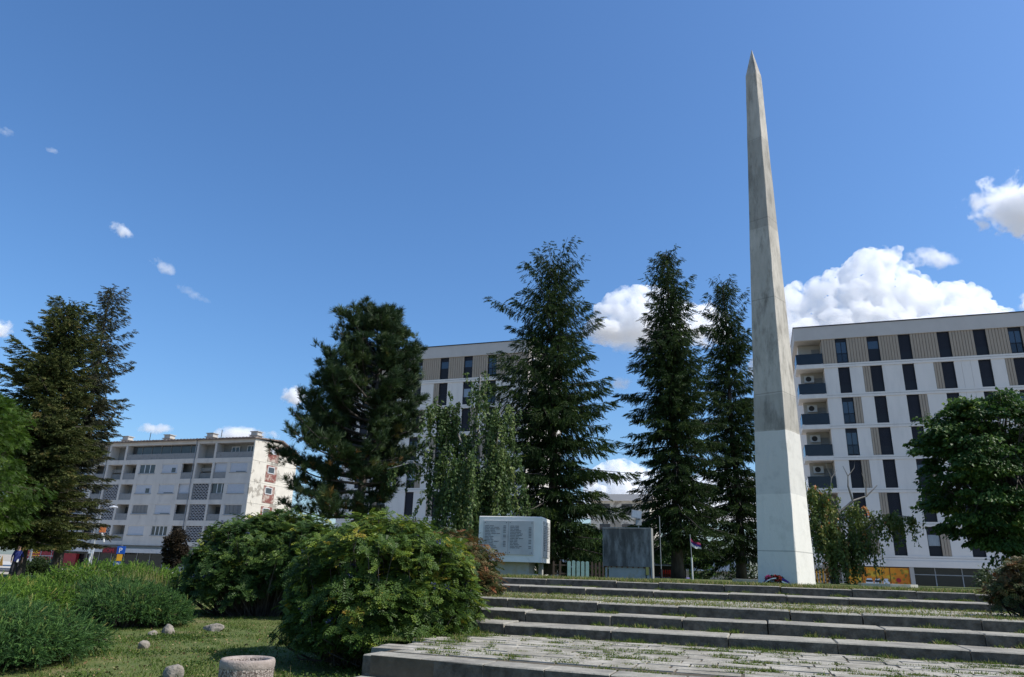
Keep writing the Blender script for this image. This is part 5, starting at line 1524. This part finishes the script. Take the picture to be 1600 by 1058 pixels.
# ------------------------------------------------------------ lilac kiosk, red bench, low shop, far block
ki = thing('kiosk', 'small lilac kiosk with a dark window band behind the dark memorial stone', 'kiosk', gw(-7.3, 50.6, STREET), -GRID)
b = MB(); b.box(-.2, 2.5, 0, 2.2, 0, 1.62); b.build('counter', M['purple'], ki)
b = MB(); b.box(-.18, 2.48, .1, 2.1, 1.622, 2.30); b.build('window', M['shop_dark'], ki)
b = MB(); b.box(-.45, 2.75, -.5, 2.5, 2.302, 2.46); b.box(-.40, 2.70, -.52, -.501, 2.33, 2.40, 1); b.build('roof', [M['dark_flashing'], M['galv']], ki)
bh = thing('bench', 'small red slatted bench in front of the lilac kiosk', 'bench', gw(-5.45, 42.6, TERR), -GRID)
b = MB()
for i in range(6): b.box(i*.12, i*.12+.07, 0, .03, .0, .42)
b.build('backrest', M['bench_red'], bh)
b = MB(); b.box(-.05, .75, -.36, -.02, .20, .235); b.build('seat', M['bench_red'], bh)
for x in (0, .65):
    b = MB(); b.box(x, x+.05, -.33, -.05, -.1, .198); b.build('leg', M['dark_flashing'], bh)

ls = thing('low_shop', 'long low white shop building with a pale fascia behind the spruces', 'building', gw(-20.5, 72.5, STREET), -GRID)
b = MB(); b.box(0, 19, .6, 9, 0, 2.2); b.build('wall', M['loggia_beige'], ls)
b = MB(); b.box(-.3, 19.3, 0, 9.2, 2.203, 3.35); b.build('fascia', M['pvc_white'], ls)
b = MB(); b.box(10.4, 14, .5, .595, .1, 2.15); b.box(1, 9, .5, .595, .3, 2.15); b.build('shop_window', M['shop_dark'], ls)
b = MB(); b.box(5.2, 5.4, -.08, -.002, 1.9, 3.0); b.box(4.3, 4.9, -.06, -.002, 2.85, 3.05); b.build('sign_bracket', M['galv'], ls)
fb = thing('apartment_block', 'distant cream apartment building glimpsed between the tallest spruce and its neighbour', 'building', gw(-24.4, 110, STREET), -GRID)
b = MB(); b.box(0, 9, 0, 12, 0, 12.2); b.build('wall', M['gable_render'], fb)
b = MB(); b.box(-.5, 9.5, -.5, 12.5, 12.203, 13.2); b.build('roof', M['white_panel'], fb)
for r in range(4):
    for c in range(2):
        b = MB(); b.box(1.4+c*3.4, 3.0+c*3.4, -.04, .0-.002, 1.2+r*3., 2.8+r*3.); b.build('window', M['pane_old'], fb)

# ------------------------------------------------------------ street furniture on the left
def sign_post(name, label, x, y, h, mats=None):
    t = thing(name, label, 'sign', (x, y, STREET))
    b = MB(); b.tube([(0, 0, 0), (0, 0, h)], .04, 8); b.build('post', M['galv'], t)
    return t
sp = sign_post('road_sign', 'round blue sign with a slanting white arrow', -37.45, 62, 1.55)
b = MB(); b.disc(0, 1.16, .33, -.07, -.05, 28, 0); b.build('disc', M['sign_blue'], sp)
b = MB(); a = math.radians(-42); ca, sa = math.cos(a), math.sin(a)
pts = [(-.22, -.04), (.06, -.04), (.06, -.11), (.22, 0), (.06, .11), (.06, .04), (-.22, .04)]
b.fpoly([(x*ca-z*sa, 1.16+x*sa+z*ca) for x, z in pts], -.085, -.0705); b.build('arrow', M['sign_white'], sp)
sp = sign_post('road_sign', 'white rectangular board on a post beside the blue arrow sign', -38.6, 61, 1.7)
b = MB(); b.box(-.35, .35, -.07, -.04, 1.2, 1.52); b.build('board', M['sign_white'], sp)
b = MB()
for z in (1.75, 1.95): b.box(-.34, .5, -.06, -.03, z, z+.06)
b.box(.18, .3, -.05, -.02, 1.9, 2.3); b.build('direction_board', M['sign_yellow'], sp)
sp = sign_post('road_sign', 'yellow triangular boards on a post between the spruce trunks', -41.3, 60.5, 1.5)
b = MB(); b.fpoly([(-.36, 1.0), (.36, 1.0), (0, 1.62)], -.06, -.04); b.fpoly([(.45, .9), (.8, .9), (.62, 1.7)], -.06, -.04); b.build('board', M['slat_ochre'], sp)

pk = thing('parking_sign', 'stacked blue and yellow parking signs with a white P on a post', 'sign', (-34.1, 66, STREET))
b = MB(); b.tube([(0, .02, 0), (0, .02, 2.85)], .045, 8); b.build('post', M['galv'], pk)
b = MB(); b.box(-.34, .40, -.06, -.03, 2.12, 2.78); s1 = b.build('panel', M['sign_blue'], pk)
b = MB(); add_text(b, 'P', .60, -.17, -.072, 2.22); b.build('lettering', M['sign_white'], s1)
b = MB(); b.box(-.24, .22, -.06, -.03, 1.52, 2.09); b.build('panel', M['sign_yellow'], pk)
b = MB(); b.box(-.42, .24, -.06, -.03, 1.12, 1.47); s3 = b.build('panel', M['sign_blue'], pk)
b = MB(); b.fpoly([(-.28, 1.2), (.1, 1.2), (.1, 1.26), (-.06, 1.38), (-.2, 1.38), (-.28, 1.3)], -.075, -.0605); b.build('pictogram', M['sign_white'], s3)

lp = thing('street_lamp', 'leaning white lamp pole carrying an orange board and a broken white lamp arm', 'street lamp', (-33.55, 60, STREET))
b = MB(); b.tube([(0, 0, 0), (.38, 0, 3.95)], [.085, .06], 10); b.build('pole', M['pole_white'], lp)
b = MB(); b.tube([(.2, 0, 3.35), (.75, -.05, 3.62)], .035, 6); b.tube([(.22, 0, 3.1), (.40, -.02, 3.42)], .03, 6); b.build('bracket', M['rust'], lp)
b = MB(); b.box(.55, 1.05, -.12, -.08, 3.70, 4.34); b.build('board', M['sign_orange'], lp)
b = MB(); b.tube([(.78, -.08, 3.62), (.98, -.08, 3.35), (1.08, -.08, 2.95)], [.10, .075, .07], 8); b.build('lamp_arm', M['pole_white'], lp)
b = MB(); b.box(.02, .44, -.12, -.09, 2.05, 2.48); b.build('notice', M['sign_white'], lp)
b = MB(); add_text(b, '1', .26, .16, -.121, 2.16); b.build('lettering', M['engraved'], lp)
l2 = thing('street_lamp', 'grey lamp pole with twin lamp heads between the spruce trunks on the lawn', 'street lamp', (-36.9, 58, STREET))
b = MB(); b.tube([(0, 0, 0), (.05, 0, 3.15)], [.08, .06], 10); b.build('pole', M['galv'], l2)
for s in (-1, 1):
    b = MB(); b.add([(s*.05, -.10, 3.0), (s*.42, -.10, 3.12), (s*.42, .1, 3.12), (s*.05, .1, 3.0), (s*.10, -.10, 3.32), (s*.45, -.10, 3.40), (s*.45, .1, 3.40), (s*.10, .1, 3.32)],
                    [(0, 3, 2, 1), (4, 5, 6, 7), (0, 1, 5, 4), (1, 2, 6, 5), (2, 3, 7, 6), (3, 0, 4, 7)]); b.build('lamp_head', M['galv'], l2)
l3 = thing('street_lamp', 'tall street lamp with a pale curved arm behind the browning spruce', 'street lamp', (-40.2, 72.6, STREET+.05))
b = MB(); b.tube([(0, 0, 0), (0, 0, 6.0)], [.09, .06], 10); b.tube([(0, 0, 6.0), (.25, 0, 6.35), (.8, 0, 6.5)], .04, 8); b.build('pole', M['galv'], l3)
b = MB(); b.tube([(.75, 0, 6.49), (1.1, 0, 6.55), (1.55, 0, 6.50)], [.05, .11, .04], 8); b.build('lamp_head', M['sign_white'], l3)
ca_ = MB(); ca_.tube([(4.2, 62, 10.7), (6.2, 61.2, 10.25), (8.15, 60.4, 9.9), (9.4, 60, 9.65), (10.6, 59.6, 9.5), (12.6, 59, 9.45), (15.5, 58.2, 9.7)], .022, 5)
tag(ca_.build('overhead_cable', M['dark_flashing'], off=(0, 0, 0)), 'sagging black overhead cable seen between two spruces', 'cable')

# parked cars
def car(x, y, rz, m, label):
    t = thing('parked_car', label, 'car', (x, y, STREET), rz, 'cars parked by the grey building')
    b = MB(); prof = [(-2.1, .30), (-2.12, .62), (-2.0, .80), (-1.45, .88), (-.75, .90), (1.55, .92), (2.05, .86), (2.12, .55), (2.08, .30)]
    b.fpoly(prof, -.86, .86); bd = b.build('body', m, t)
    b = MB(); r0 = [(-1.05, .90), (-.35, 1.40), (.95, 1.42), (1.75, .92)]
    vs = [(x_, -.80 if z < 1 else -.62, z) for x_, z in r0]+[(x_, .80 if z < 1 else .62, z) for x_, z in r0]
    b.add(vs, [(0, 1, 2, 3), (7, 6, 5, 4), (0, 4, 5, 1), (2, 6, 7, 3)]); b.build('window', M['car_glass'], t)
    b = MB(); b.add([(-.38, -.63, 1.40), (.98, -.63, 1.42), (.98, .63, 1.42), (-.38, .63, 1.40), (-.25, -.5, 1.47), (.8, -.5, 1.48), (.8, .5, 1.48), (-.25, .5, 1.47)],
                    [(0, 3, 2, 1), (4, 5, 6, 7), (0, 1, 5, 4), (1, 2, 6, 5), (2, 3, 7, 6), (3, 0, 4, 7)]); b.build('roof', m, t)
    for sx in (-1.3, 1.3):
        for sy in (-.80, .80):
            b = MB(); b.disc(sx, .31, .31, sy-.1, sy+.1, 20); wl = b.build('wheel', M['tyre'], t)
            b = MB(); b.disc(sx, .31, .19, sy-.108 if sy < 0 else sy+.101, sy-.101 if sy < 0 else sy+.108, 14); b.build('rim', M['car_silver'], wl)
    for sy in (-.62, .62):
        b = MB(); b.box(-2.14, -2.06, sy-.16, sy+.16, .60, .74); b.build('headlight', M['sign_white'], t)
car(*gw(-58.5, 72.6)[:2], -GRID, M['car_dark'], 'dark parked car behind the leaning white lamp pole')
car(*gw(-51.2, 72.4)[:2], -GRID, M['car_silver'], 'silver parked car behind the parking signs')

# ------------------------------------------------------------ person by the spruce trunk
pe = bpy.data.meshes.new('person')
J = [((0, 0, .95), .15), ((0, .01, 1.15), .145), ((0, .01, 1.36), .15), ((0, 0, 1.48), .06), ((0, -.02, 1.58), .085), ((0, -.03, 1.70), .085),   # spine, head
     ((-.17, .01, 1.40), .062), ((-.24, .02, 1.14), .045), ((-.22, -.08, .90), .035), ((-.21, -.11, .82), .03),
     ((.17, .01, 1.40), .062), ((.25, .03, 1.14), .045), ((.26, -.03, .88), .035), ((.26, -.05, .80), .03),
     ((-.09, 0, .88), .095), ((-.10, -.10, .50), .065), ((-.10, -.04, .09), .045), ((-.10, -.18, .04), .035),
     ((.09, 0, .88), .095), ((.10, .04, .50), .065), ((.10, .16, .10), .045), ((.10, .06, .04), .035)]
Ed = [(0, 1), (1, 2), (2, 3), (3, 4), (4, 5), (2, 6), (6, 7), (7, 8), (8, 9), (2, 10), (10, 11), (11, 12), (12, 13), (0, 14), (14, 15), (15, 16), (16, 17), (0, 18), (18, 19), (19, 20), (20, 21)]
pe.from_pydata([j[0] for j in J], Ed, [])
po = bpy.data.objects.new('person', pe); COL.objects.link(po)
po.modifiers.new('skin', 'SKIN')
for v, j in zip(pe.skin_vertices[0].data, J): v.radius = (j[1], j[1]*.85)
pe.skin_vertices[0].data[0].use_root = True
po.modifiers.new('sub', 'SUBSURF').render_levels = 2
dg = bpy.context.evaluated_depsgraph_get(); dg.update()
ev = bpy.data.meshes.new_from_object(po.evaluated_get(dg))
po.modifiers.clear(); po.data = ev
for m_ in ('shirt_blue', 'trousers', 'skin', 'hair'): ev.materials.append(M[m_])
for p in ev.polygons:
    z = p.center.z; x = abs(p.center.x)
    p.material_index = 3 if z > 1.68 or (z > 1.56 and p.center.y > .0) else 2 if z > 1.47 or (x > .17 and z < 1.12) else 0 if z > .92 else 1
    p.use_smooth = True
po.location = (-26.45, 40.5, float(lawn_z(np.array(-26.45), np.array(40.5)))); po.rotation_euler = (0, 0, .5); po.scale = (1.02, 1.02, 1.02)
tag(po, 'person in a blue shirt standing in front of a dark spruce trunk', 'person')
b = MB(); b.box(.02, .10, -.17, -.10, .86, 1.02); bag = b.build('bag', M['flag_white'], po)

# ------------------------------------------------------------ clouds
cw = bpy.data.materials.new('cloud_white'); cw.use_nodes = True
t = cw.node_tree; t.nodes.remove(t.nodes['Principled BSDF'])
vs_ = t.nodes.new('ShaderNodeVolumePrincipled'); vs_.inputs['Color'].default_value = (1, 1, 1, 1); vs_.inputs['Anisotropy'].default_value = 0.
co_ = t.nodes.new('ShaderNodeTexCoord'); nz_ = t.nodes.new('ShaderNodeTexNoise'); nz_.inputs['Scale'].default_value = .022; nz_.inputs['Detail'].default_value = 5; nz_.inputs['Roughness'].default_value = .6
rp_ = t.nodes.new('ShaderNodeMapRange'); rp_.inputs[1].default_value = .40; rp_.inputs[2].default_value = .62; rp_.inputs[3].default_value = .004; rp_.inputs[4].default_value = .055
t.links.new(co_.outputs['Object'], nz_.inputs['Vector']); t.links.new(nz_.outputs['Fac'], rp_.inputs[0]); t.links.new(rp_.outputs[0], vs_.inputs['Density'])
t.links.new(vs_.outputs[0], t.nodes['Material Output'].inputs['Volume'])
ICO = None
def ico(sub=2):
    bm = bmesh.new(); bmesh.ops.create_icosphere(bm, subdivisions=sub, radius=1)
    v = A([x.co[:] for x in bm.verts]); f = [tuple(q.index for q in p.verts) for p in bm.faces]; bm.free(); return v, f
def cumulus(label, prof, base, Y, depth, seed, rmin=15, rmax=58, voxel=4.5, amp=(20, 8)):
    """billowing cloud: overlapping puffs under the top outline, given real depth, fused and roughened"""
    g = G(seed); prof = A(prof, float) if False else np.array(prof, float)
    v, f = ico(2); b = MB()
    px, pzz = prof[:, 0], prof[:, 1]
    seg = np.r_[0, np.cumsum(np.hypot(np.diff(px), np.diff(pzz)))]
    def puff(x, y, z, r): b.add(v*A([r, r, r*.92])+A([x, y, z]), f)
    for s in np.arange(0, seg[-1], rmin*.40):                        # small puffs along the outline
        x, z = np.interp(s, seg, px), np.interp(s, seg, pzz); r = rmin*(.45+1.5*g.random()**2)
        puff(x+g.normal()*3, Y+g.uniform(-.2, .2)*depth, z-r*.85, r)
    x = px.min()
    while x < px.max():
        i = np.argsort(px); top = np.interp(x, px[i], pzz[i]); z = top
        while z > base:
            f_ = (top-z)/max(1, top-base)
            for k in range(2):
                r = min((rmin*.7+(rmax*1.15-rmin*.7)*g.random()**1.6)*(.7+.7*f_), max(rmin, (top-base)*.45))
                puff(x+g.uniform(-.5, .5)*r, Y+g.uniform(-1, 1)*depth*(.25+.6*f_), z-r*1.08, r)
            z -= rmin*1.7
        x += rmin*1.25
    cx = (px.min()+px.max())/2
    b.v = [(q[0], q[1], max(q[2], base+6*math.sin(q[0]*.03))) for q in b.v]
    o = b.build('cloud', cw, off=(cx, Y, base)); o.location = (cx, Y, base)
    rm = o.modifiers.new('fuse', 'REMESH'); rm.mode = 'VOXEL'; rm.voxel_size = voxel; rm.use_smooth_shade = True
    for k, (a_, sz) in enumerate(zip(amp, (46, 13))):
        tx = bpy.data.textures.new('billow', 'CLOUDS'); tx.noise_scale = sz; tx.noise_depth = 4; tx.noise_basis = 'ORIGINAL_PERLIN'
        dm = o.modifiers.new('billow', 'DISPLACE'); dm.texture = tx; dm.strength = a_*1.6; dm.mid_level = .5; dm.texture_coords = 'LOCAL'
    return tag(o, label, 'cloud', 'clouds', 'stuff')
cumulus('great white cumulus cloud rising over the block with balconies', [(976, 996), (1038, 1058), (1080, 1070), (1091, 999), (1136, 1066), (1170, 1107), (1217, 1130), (1249, 1115), (1285, 1170), (1329, 1204), (1377, 1227), (1432, 1229), (1472, 1233), (1472, 1165), (1517, 1132), (1570, 1078), (1632, 1080), (1708, 1093), (1765, 1068), (1801, 1002), (1856, 967), (1900, 948)], 700, 2500, 190, 1)
cumulus('white cumulus cloud between the tallest spruce and its neighbour', [(297, 922), (346, 975), (383, 1015), (444, 1038), (505, 1045), (566, 1034), (624, 984), (696, 961), (746, 988), (790, 930)], 835, 2500, 110, 2, rmin=14, rmax=48)
cumulus('low white cloud near the horizon behind the spruces', [(399, 473), (475, 515), (538, 536), (616, 519), (678, 482), (784, 490), (896, 462), (1064, 504), (1190, 462)], 250, 3500, 120, 3, rmin=18, rmax=52, voxel=6)

def soft_cloud(label, c, r, dens, seed, sc=2.2, thr=.42, rot=0., ani=.2):
    """thin vapour: noise density fading towards the rim of an ellipsoid"""
    v, f = ico(3); b = MB(); b.add(v, f)
    m = bpy.data.materials.new('vapour'); m.use_nodes = True; t = m.node_tree; L = t.links.new
    t.nodes.remove(t.nodes['Principled BSDF'])
    pv = t.nodes.new('ShaderNodeVolumePrincipled'); pv.inputs['Color'].default_value = (1, 1, 1, 1); pv.inputs['Anisotropy'].default_value = ani
    co = t.nodes.new('ShaderNodeTexCoord')
    ln = t.nodes.new('ShaderNodeVectorMath'); ln.operation = 'LENGTH'; L(co.outputs['Object'], ln.inputs[0])
    mp = t.nodes.new('ShaderNodeMapping'); mp.inputs['Location'].default_value = (seed*3.1, seed*1.7, seed); mp.inputs['Scale'].default_value = (sc*r[0]/max(r), sc*r[1]/max(r), sc*r[2]/max(r))
    L(co.outputs['Object'], mp.inputs[0])
    n = t.nodes.new('ShaderNodeTexNoise'); n.inputs['Scale'].default_value = 1.; n.inputs['Detail'].default_value = 8; n.inputs['Roughness'].default_value = .62; n.inputs['Distortion'].default_value = .25
    L(mp.outputs[0], n.inputs['Vector'])
    def mt(op, a, q):
        k = t.nodes.new('ShaderNodeMath'); k.operation = op
        for i, s in enumerate((a, q)):
            if isinstance(s, (int, float)): k.inputs[i].default_value = s
            else: L(s, k.inputs[i])
        return k.outputs[0]
    fall = mt('MULTIPLY', mt('POWER', ln.outputs['Value'], 2.), .42)
    d = mt('MULTIPLY', mt('MAXIMUM', mt('SUBTRACT', mt('SUBTRACT', n.outputs['Fac'], fall), thr-.10), 0.), dens)
    L(d, pv.inputs['Density']); L(pv.outputs[0], t.nodes['Material Output'].inputs['Volume'])
    o = b.build('cloud', m); o.location = c; o.scale = r; o.rotation_euler = (0, rot, 0)
    return tag(o, label, 'cloud', 'clouds', 'stuff')
soft_cloud('soft grey veil hanging under the cumulus beside the tallest spruce', (500, 2500, 830), (215, 80, 85), .10, 21, 2.6, .36)
soft_cloud('soft white cloud cut off by the photo edge above the great cumulus', (1500, 1800, 1035), (255, 120, 135), .55, 1, 3.2, .40)
soft_cloud('thin grey wisp above the great cumulus cloud', (1290, 2000, 955), (115, 50, 45), .16, 2, 3.0, .42)
soft_cloud('small white puff beside the crown of the pine', (-778, 2500, 572), (62, 40, 50), .40, 3, 2.4, .36)
soft_cloud('small white cloud beside the olive spruce at the photo edge', (-1895, 2500, 790), (62, 40, 48), .30, 4, 2.2, .36)
soft_cloud('tiny bright wisp high above the grey building', (-1222, 2000, 968), (60, 20, 30), .30, 5, 2.6, .42, .5)
soft_cloud('thin streak below the tiny bright wisp', (-1065, 2000, 846), (70, 20, 26), .13, 6, 2.6, .40, .5)
soft_cloud('faint long streak of vapour above the grey building', (-965, 2000, 762), (85, 18, 20), .08, 7, 2.8, .40, .45)
soft_cloud('faint wisp high above the spruces on the lawn', (-1500, 2000, 1241), (36, 16, 14), .09, 8, 2.6, .40, .3)
soft_cloud('faint wisp at the photo edge high above the bright leafy tree', (-1665, 2000, 1305), (40, 16, 22), .09, 9, 2.6, .40, .4)
soft_cloud('flat pale cloud just above the roof of the grey building', (-940, 2500, 425), (150, 60, 38), .28, 10, 3., .38)
soft_cloud('small pale cloud above the chimneys of the grey building', (-1250, 2500, 438), (85, 40, 24), .18, 11, 3., .38)
soft_cloud('small faint cloud under the cumulus beside the tallest spruce', (400, 2500, 655), (60, 30, 34), .14, 12, 2.4, .38)
soft_cloud('faint cloud at the photo edge beside the great cumulus', (1960, 2500, 1010), (60, 40, 60), .14, 13, 2.4, .38)
